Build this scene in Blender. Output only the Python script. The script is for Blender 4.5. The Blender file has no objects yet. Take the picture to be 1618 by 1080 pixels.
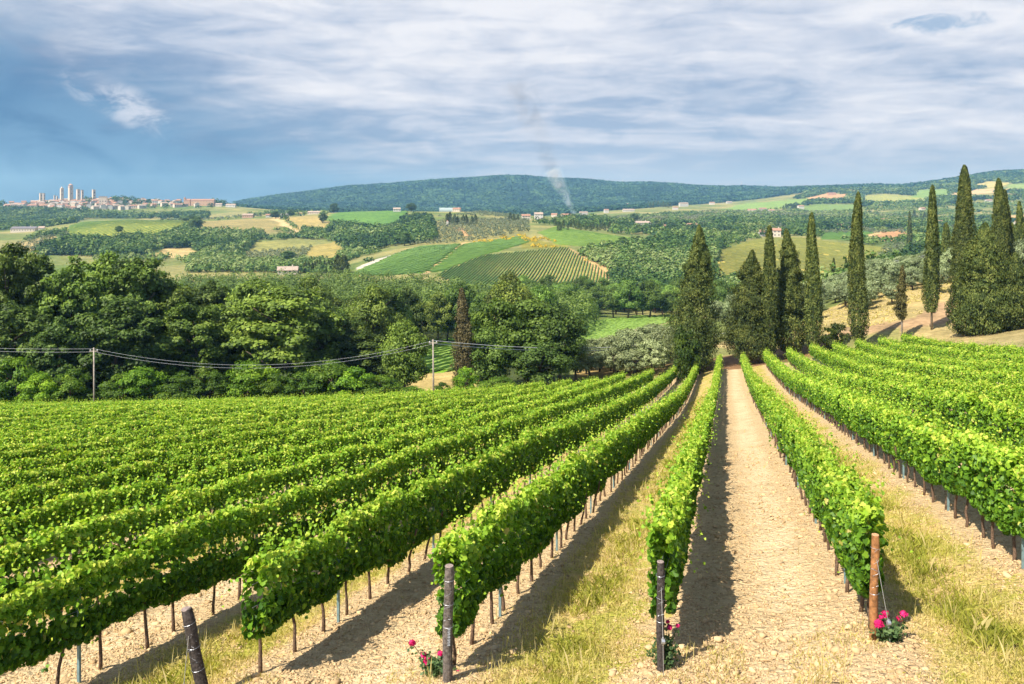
import bpy, math
import numpy as np
from mathutils import Vector, Matrix

S = bpy.context.scene
COL = S.collection
R = math.radians
def lin(r, g, b, a=1.0):
    f = lambda c: (c/255/12.92) if c/255 <= .04045 else ((c/255+.055)/1.055)**2.4
    return (f(r), f(g), f(b), a)

FAST_TEST = False
HAZE = 1.0e-4
# ------------------------------------------------------------------ camera
CZ = 6.0                      # camera height; the lens looks level, the frame is shifted down
F = 1250.0                    # focal length in photo pixels (photo 1618 wide)
cam_d = bpy.data.cameras.new('camera')
cam = bpy.data.objects.new('camera', cam_d); COL.objects.link(cam)
cam.location = (0, 0, CZ); cam.rotation_euler = (R(90), 0, 0)
cam_d.sensor_width = 36; cam_d.lens = 36*F/1618
cam_d.shift_y = -(540-325)/1618
cam_d.clip_start = .1; cam_d.clip_end = 40000
S.camera = cam

# ------------------------------------------------------------------ light
SUN_EL, SUN_AZ = 53.0, -132.0       # azimuth from +Y, clockwise; the sun stands behind us on the left
sd = Vector((math.sin(R(SUN_AZ))*math.cos(R(SUN_EL)), math.cos(R(SUN_AZ))*math.cos(R(SUN_EL)), math.sin(R(SUN_EL))))
sun_d = bpy.data.lights.new('sun', 'SUN'); sun_d.energy = 4.8; sun_d.angle = R(.53); sun_d.color = (1, .94, .84)
sun = bpy.data.objects.new('sun', sun_d); COL.objects.link(sun)
sun.rotation_euler = sd.to_track_quat('Z', 'Y').to_euler(); sun.location = (-60, -40, 80)

S.view_settings.view_transform = 'Standard'; S.view_settings.look = 'None'
S.view_settings.exposure = 0.85; S.view_settings.gamma = 1.0
try:
    S.cycles.max_bounces = 5; S.cycles.diffuse_bounces = 2; S.cycles.transmission_bounces = 3
    S.cycles.transparent_max_bounces = 6; S.cycles.volume_bounces = 0; S.cycles.glossy_bounces = 1
    S.cycles.sample_clamp_indirect = 4.0
    S.cycles.volume_step_rate = 2.0; S.cycles.volume_max_steps = 128
except Exception: pass

# ------------------------------------------------------------------ node helper
class G:
    def __init__(s, tree): s.t = tree; s.n = tree.nodes; s.l = tree.links; s.n.clear()
    def add(s, typ, props=None, **ins):
        nd = s.n.new(typ)
        for k, v in (props or {}).items(): setattr(nd, k, v)
        for k, v in ins.items():
            key = int(k[1:]) if k[0] == '_' and k[1:].isdigit() else k.replace('_', ' ')
            sk = nd.inputs[key]
            if isinstance(v, bpy.types.NodeSocket): s.l.new(v, sk)
            else: sk.default_value = v
        return nd
    def m(s, op, a, b=0.0, c=0.0, clamp=False):
        nd = s.n.new('ShaderNodeMath'); nd.operation = op; nd.use_clamp = clamp
        for i, v in enumerate((a, b, c)):
            if isinstance(v, bpy.types.NodeSocket): s.l.new(v, nd.inputs[i])
            else: nd.inputs[i].default_value = v
        return nd.outputs[0]
    def ss(s, v, lo, hi, a=0.0, b=1.0):
        nd = s.add('ShaderNodeMapRange', {'interpolation_type': 'SMOOTHSTEP'}, Value=v, From_Min=lo, From_Max=hi, To_Min=a, To_Max=b)
        return nd.outputs[0]
    def mix(s, f, a, b, blend='MIX'):
        nd = s.n.new('ShaderNodeMix'); nd.data_type = 'RGBA'; nd.blend_type = blend
        for i, v in ((0, f), (6, a), (7, b)):
            if isinstance(v, bpy.types.NodeSocket): s.l.new(v, nd.inputs[i])
            else: nd.inputs[i].default_value = v
        return nd.outputs[2]
    def noise(s, vec, scale, detail=3.0, rough=.55, dist=0.0):
        return s.add('ShaderNodeTexNoise', None, Vector=vec, Scale=scale, Detail=detail, Roughness=rough, Distortion=dist).outputs['Fac']
    def xyz(s, x, y, z):
        return s.add('ShaderNodeCombineXYZ', None, X=x, Y=y, Z=z).outputs[0]

# ------------------------------------------------------------------ sky
W = bpy.data.worlds.new('World'); S.world = W; W.use_nodes = True
g = G(W.node_tree)
dirv = g.add('ShaderNodeTexCoord').outputs['Generated']
sp = g.add('ShaderNodeSeparateXYZ', None, Vector=dirv)
dx, dy, dz = sp.outputs
az = g.m('MULTIPLY', g.m('ARCTAN2', dx, dy), 180/math.pi)
el = g.m('MULTIPLY', g.m('ARCSINE', dz), 180/math.pi)
# cloud layer seen in perspective
den = g.m('ADD', g.m('MAXIMUM', dz, 0.0), .13)
pl = g.xyz(g.m('DIVIDE', dx, den), g.m('DIVIDE', dy, den), 0.0)
plr = g.add('ShaderNodeMapping', None, Vector=pl, Rotation=(0, 0, R(28)), Scale=(.75, 1.5, 1)).outputs[0]
n1 = g.noise(plr, 1.0, 5, .52, .9)
n2 = g.noise(plr, 2.6, 4, .55, .6)
n3 = g.noise(pl, .55, 4, .5, .4)
ang = g.xyz(g.m('MULTIPLY', az, .1), g.m('MULTIPLY', el, .21), 0.0)
na = g.noise(ang, 1.6, 6, .58, .6)
nb = g.noise(ang, .6, 4, .5, .3)
q = g.m('ADD', g.m('ADD', el, g.m('MULTIPLY', az, .36)), .1)
q = g.m('ADD', q, g.m('MULTIPLY', g.m('SUBTRACT', n1, .5), 5.0))
q = g.m('ADD', q, g.m('MULTIPLY', g.m('SUBTRACT', na, .5), 7.0))
cov = g.m('POWER', g.ss(q, -6.8, 3.4), 1.7)
blue = g.mix(g.ss(el, 0.0, 7.0), lin(64, 96, 136), lin(52, 100, 152))
blue = g.mix(g.ss(nb, .38, .62), blue, lin(104, 144, 184))
blue = g.mix(g.m('MULTIPLY', g.ss(na, .42, .70), .65), blue, lin(46, 92, 142))
lump = g.noise(g.add('ShaderNodeMapping', None, Vector=ang, Rotation=(0, 0, R(-14)), Scale=(1.0, 1.35, 1)).outputs[0], 2.3, 8, .6, .9)
lump2 = g.noise(g.add('ShaderNodeMapping', None, Vector=ang, Location=(3.1, 1.7, 0), Rotation=(0, 0, R(12)), Scale=(.55, 1.5, 1)).outputs[0], 1.5, 7, .56, 1.2)
white = g.m('ADD', g.m('ADD', g.m('MULTIPLY', n1, .30), g.m('MULTIPLY', n2, .14)), g.m('ADD', g.m('MULTIPLY', lump, .24), g.m('MULTIPLY', lump2, .32)))
white = g.m('ADD', white, g.m('MULTIPLY', g.m('SUBTRACT', n3, .5), .5))
white = g.m('ADD', white, g.ss(el, 2.0, 13.0, -.05, .09))
white = g.m('ADD', white, g.ss(az, 5.0, 30.0, 0.0, .05))
cl = g.mix(g.ss(white, .40, .56), lin(158, 178, 208), lin(204, 213, 231))
cl = g.mix(g.ss(white, .52, .68), cl, lin(238, 241, 249))
# dull bank low on the right
lowb = g.m('MULTIPLY', g.ss(az, 9.0, 24.0), g.ss(g.m('ADD', el, g.m('MULTIPLY', g.m('SUBTRACT', na, .5), 4.0)), 5.0, .6))
cl = g.mix(g.m('MULTIPLY', lowb, .85), cl, lin(118, 146, 182))
low0 = g.ss(el, 5.0, 0.0)
cl = g.mix(g.m('MULTIPLY', low0, .7), cl, lin(172, 186, 210))
skyc = g.mix(cov, blue, cl)
# torn white puff inside the blue
puff_d = g.m('ADD', g.m('POWER', g.m('DIVIDE', g.m('ADD', az, 26.2), 3.9), 2.0), g.m('POWER', g.m('DIVIDE', g.m('ADD', g.m('ADD', el, -6.6), g.m('MULTIPLY', g.m('ADD', az, 26.2), .42)), 1.5), 2.0))
puff = g.m('MULTIPLY', g.ss(puff_d, 1.3, .05), g.ss(g.noise(ang, 3.4, 9, .66, .6), .42, .66))
skyc = g.mix(g.m('MULTIPLY', puff, .85), skyc, lin(212, 220, 236))
# blue hole upper right
hole_d = g.m('ADD', g.m('POWER', g.m('DIVIDE', g.m('ADD', az, -28.5), 3.4), 2.0), g.m('POWER', g.m('DIVIDE', g.m('ADD', el, -11.6), .62), 2.0))
hole = g.ss(g.m('ADD', hole_d, g.m('MULTIPLY', g.m('SUBTRACT', g.noise(ang, 3.0, 8, .68, .8), .5), 7.0)), 1.2, -.6)
skyc = g.mix(g.m('MULTIPLY', hole, .7), skyc, lin(128, 166, 206))
nis = g.add('ShaderNodeTexSky', {'sky_type': 'NISHITA', 'sun_disc': False, 'sun_elevation': R(SUN_EL), 'sun_rotation': R(SUN_AZ), 'altitude': 250.0, 'air_density': 1.0, 'dust_density': 1.0})
b1 = g.add('ShaderNodeBackground', None, Color=nis.outputs[0], Strength=.105)
b2 = g.add('ShaderNodeBackground', None, Color=skyc, Strength=.555)
# the cloud deck covers the side of the sky we face and thins out towards the zenith and behind us
deck = g.m('MULTIPLY', g.ss(dy, .0, .4), g.ss(el, 48.0, 22.0))
mx = g.add('ShaderNodeMixShader', None, _0=deck, _1=b1.outputs[0], _2=b2.outputs[0])
g.add('ShaderNodeOutputWorld', None, Surface=mx.outputs[0])

# ------------------------------------------------------------------ tagging helpers
def tag(o, label=None, cat=None, group=None, kind=None):
    if label: o['label'] = label
    if cat: o['category'] = cat
    if group: o['group'] = group
    if kind: o['kind'] = kind
    return o
def empty(name, loc, label, cat, group=None, rz=0.0, sc=1.0):
    o = bpy.data.objects.new(name, None); COL.objects.link(o)
    o.location = loc; o.rotation_euler = (0, 0, rz); o.scale = (sc, sc, sc); o.empty_display_size = .2
    return tag(o, label, cat, group)
def link(name, me, parent=None, loc=None, rot=None, sc=None):
    o = bpy.data.objects.new(name, me); COL.objects.link(o)
    if parent is not None: o.parent = parent
    if loc is not None: o.location = loc
    if rot is not None: o.rotation_euler = rot
    if sc is not None: o.scale = sc
    return o
def np_mesh(name, V, faces_sizes, loops, mat, attrs=None, smooth=False):
    me = bpy.data.meshes.new(name)
    V = np.ascontiguousarray(V, dtype=np.float32).reshape(-1, 3)
    loops = np.ascontiguousarray(loops, dtype=np.int32).ravel(); fs = np.asarray(faces_sizes, dtype=np.int32)
    me.vertices.add(len(V)); me.vertices.foreach_set('co', V.ravel())
    me.loops.add(len(loops)); me.loops.foreach_set('vertex_index', loops)
    st = np.zeros(len(fs), np.int32); st[1:] = np.cumsum(fs)[:-1]
    me.polygons.add(len(fs)); me.polygons.foreach_set('loop_start', st); me.polygons.foreach_set('loop_total', fs)
    if smooth: me.polygons.foreach_set('use_smooth', np.ones(len(fs), bool))
    me.update(calc_edges=True)
    for k, a in (attrs or {}).items():
        a = np.asarray(a, np.float32)
        if a.ndim == 1:
            at = me.attributes.new(k, 'FLOAT', 'POINT'); at.data.foreach_set('value', a)
        else:
            at = me.attributes.new(k, 'FLOAT_COLOR', 'POINT'); at.data.foreach_set('color', a.ravel())
    for m_ in (mat if isinstance(mat, (list, tuple)) else [mat]): me.materials.append(m_)
    return me
class MB:
    """collects boxes, tubes and other faces into one mesh"""
    def __init__(s): s.v = []; s.f = []
    def face(s, pts):
        n = len(s.v); s.v += [tuple(p) for p in pts]; s.f.append(list(range(n, n+len(pts))))
    def box(s, x0, x1, y0, y1, z0, z1):
        n = len(s.v)
        s.v += [(x0,y0,z0),(x1,y0,z0),(x1,y1,z0),(x0,y1,z0),(x0,y0,z1),(x1,y0,z1),(x1,y1,z1),(x0,y1,z1)]
        for q_ in ((0,3,2,1),(4,5,6,7),(0,1,5,4),(1,2,6,5),(2,3,7,6),(3,0,4,7)): s.f.append([n+i for i in q_])
    def tube(s, pts, rad, k=8, cap=True):
        pts = [Vector(p) for p in pts]
        if not isinstance(rad, (list, tuple)): rad = [rad]*len(pts)
        n = len(s.v)
        for i, p in enumerate(pts):
            t = (pts[min(i+1, len(pts)-1)] - pts[max(i-1, 0)]).normalized()
            a = t.cross(Vector((0, 1, 0)) if abs(t.y) < .9 else Vector((1, 0, 0))).normalized(); b = t.cross(a)
            for j in range(k):
                th = 2*math.pi*j/k
                s.v.append(tuple(p + (a*math.cos(th) + b*math.sin(th))*rad[i]))
        for i in range(len(pts)-1):
            for j in range(k):
                s.f.append([n+i*k+j, n+i*k+(j+1) % k, n+(i+1)*k+(j+1) % k, n+(i+1)*k+j])
        if cap:
            s.f.append([n+j for j in range(k)][::-1]); s.f.append([n+(len(pts)-1)*k+j for j in range(k)])
    def mesh(s, name, mat, smooth=False):
        me = bpy.data.meshes.new(name); me.from_pydata(s.v, [], s.f); me.materials.append(mat)
        me.update()
        if smooth:
            me.polygons.foreach_set('use_smooth', np.ones(len(me.polygons), bool))
        return me

def hash01(ix, iy, seed=0):
    h = (ix.astype(np.int64)*374761393 + iy.astype(np.int64)*668265263 + seed*1442695041) & 0xffffffff
    h = ((h ^ (h >> 13))*1274126177) & 0xffffffff
    return ((h ^ (h >> 16)) & 0xffff)/65535.0
def vnoise(x, y, seed=0):
    x = np.asarray(x, float); y = np.asarray(y, float)
    ix = np.floor(x); iy = np.floor(y); fx = x-ix; fy = y-iy
    fx = fx*fx*(3-2*fx); fy = fy*fy*(3-2*fy)
    a = hash01(ix, iy, seed); b = hash01(ix+1, iy, seed); c = hash01(ix, iy+1, seed); d = hash01(ix+1, iy+1, seed)
    return (a*(1-fx)+b*fx)*(1-fy) + (c*(1-fx)+d*fx)*fy
def fbm(x, y, seed=0, o=4):
    s = 0; a = .5; t = 0
    for k in range(o):
        s = s + a*vnoise(x*2**k, y*2**k, seed+k); t += a; a *= .5
    return s/t

# ------------------------------------------------------------------ the lie of the land
# U runs across the vine rows, the rows themselves run along x - .2712 y = const
U0, PITCH, SK = -.906, 2.948, .2712
NC = [4.166844194301751, -5.2634579922093145, 18.776806093471393, 5.274711816961085, 0.23119422971918446, -3.275584378721307, -0.5003574068808909, 0.7645385026183535, -6.445304030667765, -1.7216100137050274]
CORR = np.array([(2.04,2.40,-0.5),(2.04,2.60,8.8),(2.04,2.87,-2.9),(2.04,3.09,-8.5),(2.04,3.33,-2.5),(2.04,3.64,-5.6),(2.04,4.67,-6.0),(-3.85,2.39,-17.6),(-3.85,2.67,9.0),(-3.85,2.94,-2.4),(-3.85,3.15,5.0),(-3.85,3.34,9.4),(-3.85,3.50,10.2),(-3.85,4.10,17.1),(-6.80,2.45,-1.0),(-6.80,2.60,3.3),(-6.80,2.69,2.8),(-6.80,2.79,-3.7),(-6.80,2.90,-2.6),(-6.80,3.06,-8.1),(-6.80,4.76,3.4),(-9.75,2.54,-0.2),(-9.75,2.59,1.7),(-9.75,2.69,-0.7),(-9.75,4.73,4.0),(4.99,2.63,-1.8),(4.99,2.83,-7.3),(4.99,3.07,-11.7),(4.99,3.25,-9.1),(4.99,3.55,-13.2),(4.99,4.61,-8.3),(-0.91,2.40,17.0),(-0.91,4.64,-9.0),(10.89,4.64,-7.2),(10.89,3.65,0.9),(16.78,4.64,-0.8),(16.78,4.09,0.9),(13.83,3.89,-1.3),(19.73,4.25,1.0),(22.68,4.63,2.5),(22.68,4.39,5.0),(22.68,4.10,-0.4),(-12.70,4.58,-1.0),(-15.65,4.57,3.4),(-80.82,4.48,-0.1),(-70.26,4.48,0.5),(-53.86,4.50,-0.6),(-34.45,4.53,-0.6)])
def near_drop(u, D):
    u = np.clip(u, -85, 42); D = np.clip(D, 1.5, 135)
    a = u/50; d = D/100
    r = NC[0]+NC[1]*a+NC[2]*d+NC[3]*a*d+NC[4]*d*d+NC[5]*a*a+NC[6]*a**3+NC[7]*a*a*d+NC[8]*a*d*d+NC[9]*d**3
    num = 0; dn = .25
    for cu, cl_, cr in CORR:
        k = np.exp(-((u-cu)/2.2)**2 - ((np.log(D)-cl_)/.35)**2)
        num = num + k*cr; dn = dn + k
    return r + num/dn*D/1250
RINGS = [
(112, [(-400,640),(0,640),(300,630),(600,622),(700,617),(800,605),(900,598),(1000,590),(1100,572),(1150,563),(1250,548),(1300,538),(1380,525),(1450,508),(1520,508),(1618,500),(2100,480)]),
(130, [(-400,620),(0,620),(400,610),(700,598),(800,590),(900,585),(1000,580),(1100,560),(1180,545),(1250,528),(1300,515),(1400,490),(1450,475),(1618,450),(2100,420)]),
(180, [(0,575),(400,570),(700,560),(850,556),(920,555),(1000,527),(1060,515),(1100,512),(1200,495),(1300,470),(1400,440),(1450,430),(1618,400),(2100,370)]),
(230, [(0,550),(400,545),(700,538),(850,545),(920,540),(1000,525),(1060,512),(1150,505),(1250,490),(1300,468),(1400,437),(1500,420),(1618,400),(2100,380)]),
(300, [(0,525),(500,520),(700,515),(900,510),(1000,503),(1070,500),(1150,505),(1300,500),(1450,480),(1618,460),(2100,440)]),
(400, [(0,492),(300,488),(600,478),(800,474),(900,474),(950,480),(1000,490),(1100,485),(1300,470),(1450,455),(1618,440)]),
(500, [(0,460),(300,452),(560,442),(700,440),(800,436),(900,440),(960,445),(1000,455),(1100,448),(1200,441),(1300,440),(1450,430),(1618,420)]),
(620, [(0,430),(300,425),(540,425),(600,410),(700,398),(800,394),(880,391),(950,398),(1000,410),(1100,410),(1200,405),(1300,402),(1400,400),(1618,400)]),
(760, [(0,405),(200,405),(400,410),(530,410),(600,398),(650,390),(720,385),(800,376),(860,372),(920,375),(1000,388),(1050,390),(1130,385),(1250,376),(1340,374),(1400,380),(1618,380)]),
(900, [(0,388),(100,380),(200,378),(380,398),(500,393),(560,388),(640,378),(700,370),(780,363),(860,357),(920,362),(1000,372),(1100,375),(1200,370),(1400,372),(1618,370)]),
(1100, [(0,370),(60,368),(130,354),(200,352),(290,352),(330,358),(400,362),(480,370),(530,362),(600,362),(640,360),(700,352),(760,350),(850,350),(1000,362),(1200,362),(1400,364),(1618,365)]),
(1300, [(0,362),(60,360),(120,347),(200,345),(300,345),(340,350),(420,344),(520,342),(540,336),(630,333),(660,338),(700,338),(760,336),(820,344),(900,346),(1000,352),(1150,355),(1300,356),(1618,356)]),
(1600, [(0,358),(200,358),(300,352),(420,340),(500,336),(600,332),(700,333),(760,334),(830,340),(900,342),(1000,343),(1200,345),(1400,346),(1618,345)]),
(1900, [(0,345),(100,341),(200,340),(330,336),(420,332),(500,336),(700,338),(830,342),(900,345),(1000,338),(1100,338),(1250,338),(1400,335),(1618,330)]),
(2100, [(-400,335),(0,330),(60,326),(120,323),(200,323),(300,324),(380,325),(430,332),(600,340),(850,345),(950,338),(1050,332),(1200,332),(1400,326),(1618,318)]),
(2300, [(-400,330),(0,323),(60,317),(120,313),(200,314),(300,320),(360,323),(420,333),(600,340),(850,343),(950,333),(1050,328),(1200,327),(1400,320),(1618,308)]),
(2700, [(0,330),(400,335),(850,340),(1000,330),(1100,322),(1200,320),(1300,312),(1400,312),(1500,306),(1618,296)]),
(3200, [(0,330),(400,332),(850,335),(1000,328),(1100,322),(1200,318),(1250,313),(1300,302),(1350,300),(1400,304),(1500,296),(1618,284)]),
(3800, [(0,328),(350,326),(600,325),(850,325),(1000,318),(1200,312),(1280,298),(1350,293),(1400,297),(1480,287),(1530,276),(1560,269),(1590,266),(1618,267),(1800,270),(2100,300)]),
(5000, [(-400,330),(0,330),(330,324),(370,318),(450,305),(520,293),(600,285),(700,276),(800,269),(870,272),(950,279),(1050,284),(1130,292),(1165,291),(1210,296),(1260,300),(1300,304),(1618,308)]),
(5700, [(-400,330),(0,330),(370,322),(520,312),(800,300),(1050,308),(1300,318),(1618,318)]),
(7000, [(0,331),(1618,331)]), (9000, [(0,328),(1618,328)]), (14000, [(0,327),(1618,327)])]
A_MAX, NA_, NL_ = 1.35, 541, 640
L_MIN, L_MAX = math.log(1.5), math.log(14000)
gA = np.linspace(-A_MAX, A_MAX, NA_); gL = np.linspace(L_MIN, L_MAX, NL_)
def build_drop():
    px = 809+1250*gA
    tab = np.array([(np.interp(px, [p[0] for p in pts], [p[1] for p in pts])-325)*D/1250 for D, pts in RINGS])
    ld = np.log([r[0] for r in RINGS])
    out = np.empty((NL_, NA_))
    for j in range(NA_): out[:, j] = np.interp(gL, ld, tab[:, j])
    def blur(a, s, ax):
        k = np.exp(-.5*(np.arange(-3*s, 3*s+1)/s)**2); k /= k.sum()
        pad = [(0, 0), (0, 0)]; pad[ax] = (3*s, 3*s)
        b = np.pad(a, pad, mode='edge'); r = 0
        for i, w in enumerate(k):
            r = r + w*(b[i:i+a.shape[0], :] if ax == 0 else b[:, i:i+a.shape[1]])
        return r
    out = blur(blur(out, 4, 1), 4, 0)
    AA, LL = np.meshgrid(gA, gL); DD = np.exp(LL); XX = AA*DD
    nd = near_drop(XX-SK*DD, DD)
    w = np.clip((DD-101)/16, 0, 1); w = w*w*(3-2*w)
    out = nd*(1-w) + out*w
    far = np.clip((DD-140)/200, 0, 1)
    out -= far*(fbm(XX/(60+DD*.06), DD/(60+DD*.06), 5)-.5)*DD*.004
    mt = np.exp(-((DD-4300)/900)**2)
    out -= mt*(fbm(XX/420+DD/900, DD/700, 9, 5)-.5)*70
    return out
DROP = build_drop()
def H(X, Y):
    X = np.asarray(X, float); Y = np.maximum(np.asarray(Y, float), 1.5)
    fa = np.clip((X/Y+A_MAX)/(2*A_MAX)*(NA_-1), 0, NA_-1.001); fl = np.clip((np.log(Y)-L_MIN)/(L_MAX-L_MIN)*(NL_-1), 0, NL_-1.001)
    ia = fa.astype(int); il = fl.astype(int); ta = fa-ia; tl = fl-il
    d = (DROP[il, ia]*(1-ta)+DROP[il, ia+1]*ta)*(1-tl) + (DROP[il+1, ia]*(1-ta)+DROP[il+1, ia+1]*ta)*tl
    return CZ-d
def at(px, D):
    x = (px-809)/F*D
    return Vector((x, D, float(H(x, D))))
def ground_at(px, py, dmin=100, dmax=6000):
    """first place beyond dmin where the land is met in the direction (px, py)"""
    D = np.exp(np.linspace(math.log(dmin), math.log(dmax), 1500)); x = (px-809)/F*D
    y = 325-(H(x, D)-CZ)*F/D
    k = np.argmax(y <= py)
    return D[k] if y[k] <= py else dmax
def inpoly(px, py, poly):
    c = np.zeros(px.shape, bool); n = len(poly)
    for i in range(n):
        x1, y1 = poly[i]; x2, y2 = poly[(i+1) % n]
        if y1 == y2: continue
        t = ((y1 > py) != (y2 > py)) & (px < (x2-x1)*(py-y1)/(y2-y1)+x1)
        c ^= t
    return c
# ------------------------------------------------------------------ materials
def new_mat(name):
    m = bpy.data.materials.new(name); m.use_nodes = True
    return m, G(m.node_tree)
def simple_mat(name, col, rough=.8, nscale=0, namt=.3, bump=0.0, metallic=0.0, objcoord=True):
    m, g = new_mat(name)
    c = col
    b = g.add('ShaderNodeBsdfPrincipled', None, Roughness=rough, Metallic=metallic)
    b.inputs['Specular IOR Level'].default_value = .25
    if nscale:
        v = g.add('ShaderNodeTexCoord').outputs['Object']
        f = g.noise(v, nscale, 5, .6)
        d = tuple(x*(1-namt) for x in col[:3])+(1,); l = tuple(min(1, x*(1+namt)) for x in col[:3])+(1,)
        c = g.mix(g.ss(f, .3, .7), d, l)
        if bump:
            bp = g.add('ShaderNodeBump', None, Strength=bump, Distance=.02, Height=f)
            g.l.new(bp.outputs[0], b.inputs['Normal'])
    if isinstance(c, tuple): b.inputs['Base Color'].default_value = c
    else: g.l.new(c, b.inputs['Base Color'])
    g.add('ShaderNodeOutputMaterial', None, Surface=b.outputs[0])
    return m
def leaf_mat(name, stops, trans=.28, rough=.55, objvar=.25, tr_tint=(1.15, 1.25, .5, 1)):
    """leaf colour from the 'tint' of each leaf, varied a little from plant to plant"""
    m, g = new_mat(name)
    a = g.add('ShaderNodeAttribute', {'attribute_name': 'tint'}).outputs['Fac']
    rp = g.n.new('ShaderNodeValToRGB'); g.l.new(a, rp.inputs[0])
    while len(rp.color_ramp.elements) < len(stops): rp.color_ramp.elements.new(.5)
    for e, (p, c) in zip(rp.color_ramp.elements, stops): e.position = p; e.color = c
    oi = g.add('ShaderNodeObjectInfo')
    hsv = g.add('ShaderNodeHueSaturation', None, Color=rp.outputs[0],
                Hue=g.ss(oi.outputs['Random'], 0, 1, .5-.02*objvar*4*.3, .5+.02*objvar*4*.3),
                Value=g.ss(g.m('FRACT', g.m('MULTIPLY', oi.outputs['Random'], 7.31)), 0, 1, 1-objvar, 1+objvar))
    c = g.mix(1.0, hsv.outputs[0], oi.outputs['Color'], 'MULTIPLY')
    b = g.add('ShaderNodeBsdfPrincipled', None, Base_Color=c, Roughness=rough)
    b.inputs['Specular IOR Level'].default_value = .22
    tcol = g.mix(1.0, c, tr_tint, 'MULTIPLY')
    t = g.add('ShaderNodeBsdfTranslucent', None, Color=tcol)
    mx = g.add('ShaderNodeMixShader', None, _0=trans, _1=b.outputs[0], _2=t.outputs[0])
    g.add('ShaderNodeOutputMaterial', None, Surface=mx.outputs[0])
    return m
M = {}
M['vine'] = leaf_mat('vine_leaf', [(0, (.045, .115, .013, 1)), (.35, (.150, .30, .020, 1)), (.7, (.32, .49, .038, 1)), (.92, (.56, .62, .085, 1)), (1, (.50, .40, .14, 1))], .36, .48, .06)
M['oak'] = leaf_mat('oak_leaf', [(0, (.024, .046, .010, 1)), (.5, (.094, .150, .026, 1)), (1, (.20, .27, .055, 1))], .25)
M['acacia'] = leaf_mat('acacia_leaf', [(0, (.022, .055, .008, 1)), (.5, (.075, .145, .014, 1)), (1, (.17, .255, .028, 1))], .3, .55, .2)
M['cypress'] = leaf_mat('cypress_needle', [(0, (.022, .038, .009, 1)), (.5, (.080, .108, .022, 1)), (1, (.20, .22, .05, 1))], .14, .7, .15)
M['dry_cypress'] = leaf_mat('dry_needle', [(0, (.04, .036, .016, 1)), (.5, (.13, .11, .045, 1)), (1, (.24, .20, .09, 1))], .12, .8, .1)
M['olive'] = leaf_mat('olive_leaf', [(0, (.07, .09, .045, 1)), (.5, (.20, .235, .12, 1)), (1, (.36, .39, .24, 1))], .18, .5, .15)
M['far_vine'] = leaf_mat('far_vine_leaf', [(0, (.07, .13, .03, 1)), (.5, (.13, .24, .04, 1)), (1, (.24, .36, .06, 1))], .1, .7, .05)
M['tan_vine'] = leaf_mat('tan_vine_leaf', [(0, (.13, .15, .035, 1)), (.5, (.20, .215, .05, 1)), (1, (.30, .30, .08, 1))], .1, .7, .05)
M['shaded_forest'] = leaf_mat('shaded_forest_leaf', [(0, (.004, .020, .011, 1)), (.5, (.014, .054, .020, 1)), (1, (.06, .125, .04, 1))], .1, .8, .05)  # mountain leaf colour darkened to stand for the cloud shadow lying on it
M['scrub'] = leaf_mat('scrub_leaf', [(0, (.010, .030, .008, 1)), (.4, (.046, .098, .018, 1)), (.75, (.105, .175, .032, 1)), (1, (.21, .26, .085, 1))], .15, .7, .15)
M['broom'] = leaf_mat('broom_flower', [(0, (.25, .22, .02, 1)), (1, (.75, .5, .03, 1))], .15, .7, .1)
M['grass'] = leaf_mat('grass_blade', [(0, (.20, .23, .03, 1)), (.4, (.40, .39, .06, 1)), (.7, (.58, .48, .15, 1)), (1, (.64, .52, .26, 1))], .3, .6, 0)
M['rose_leaf'] = leaf_mat('rose_leaf', [(0, (.04, .08, .025, 1)), (1, (.13, .20, .07, 1))], .2, .5, .1)
M['petal'] = leaf_mat('rose_petal', [(0, (.38, .004, .06, 1)), (.6, (.68, .02, .15, 1)), (1, (.8, .09, .30, 1))], .2, .5, .1, (1, .8, .9, 1))
M['bark'] = simple_mat('bark', (.11, .08, .055, 1), .9, 9, .45, .6)
M['pale_bark'] = simple_mat('pale_bark', (.30, .25, .20, 1), .9, 6, .3, .5)
M['vine_bark'] = simple_mat('vine_bark', (.15, .095, .06, 1), .9, 40, .5, .8)
M['stake'] = simple_mat('galvanised_stake', (.22, .33, .34, 1), .5, 8, .2, 0, .35)
M['wire'] = simple_mat('bright_wire', (.42, .43, .44, 1), .35, 0, 0, 0, .6)
M['cable'] = simple_mat('power_cable', (.52, .53, .53, 1), .5)
M['grey_wood'] = simple_mat('weathered_wood', (.12, .10, .085, 1), .9, 26, .5, .6)
M['dark_wood'] = simple_mat('tarred_wood', (.055, .045, .04, 1), .85, 26, .5, .6)
M['brown_wood'] = simple_mat('brown_peeled_wood', (.30, .135, .05, 1), .75, 14, .45, .4)
M['cut_wood'] = simple_mat('cut_wood', (.48, .27, .14, 1), .8, 40, .3, .2)
M['grey_cut'] = simple_mat('grey_cut_wood', (.26, .20, .17, 1), .9, 40, .3, .2)
M['pole'] = simple_mat('pole_wood', (.34, .29, .24, 1), .85, 5, .25)
M['concrete_pole'] = simple_mat('concrete_pole', (.5, .5, .48, 1), .85, 5, .15)
M['plaster'] = simple_mat('cream_plaster', (.54, .48, .39, 1), .9, .6, .12)
M['white'] = simple_mat('white_plaster', (.52, .50, .46, 1), .9, .6, .08)
M['pink'] = simple_mat('pink_plaster', (.46, .35, .28, 1), .9, .6, .15)
M['stone'] = simple_mat('pale_stone', (.56, .48, .39, 1), .9, .7, .22)
M['brick'] = simple_mat('old_brick', (.47, .30, .20, 1), .9, .8, .22)
M['tile'] = simple_mat('terracotta_tile', (.32, .18, .12, 1), .9, .9, .25)
M['pale_tile'] = simple_mat('pale_tile', (.36, .28, .22, 1), .9, .9, .2)
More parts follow.
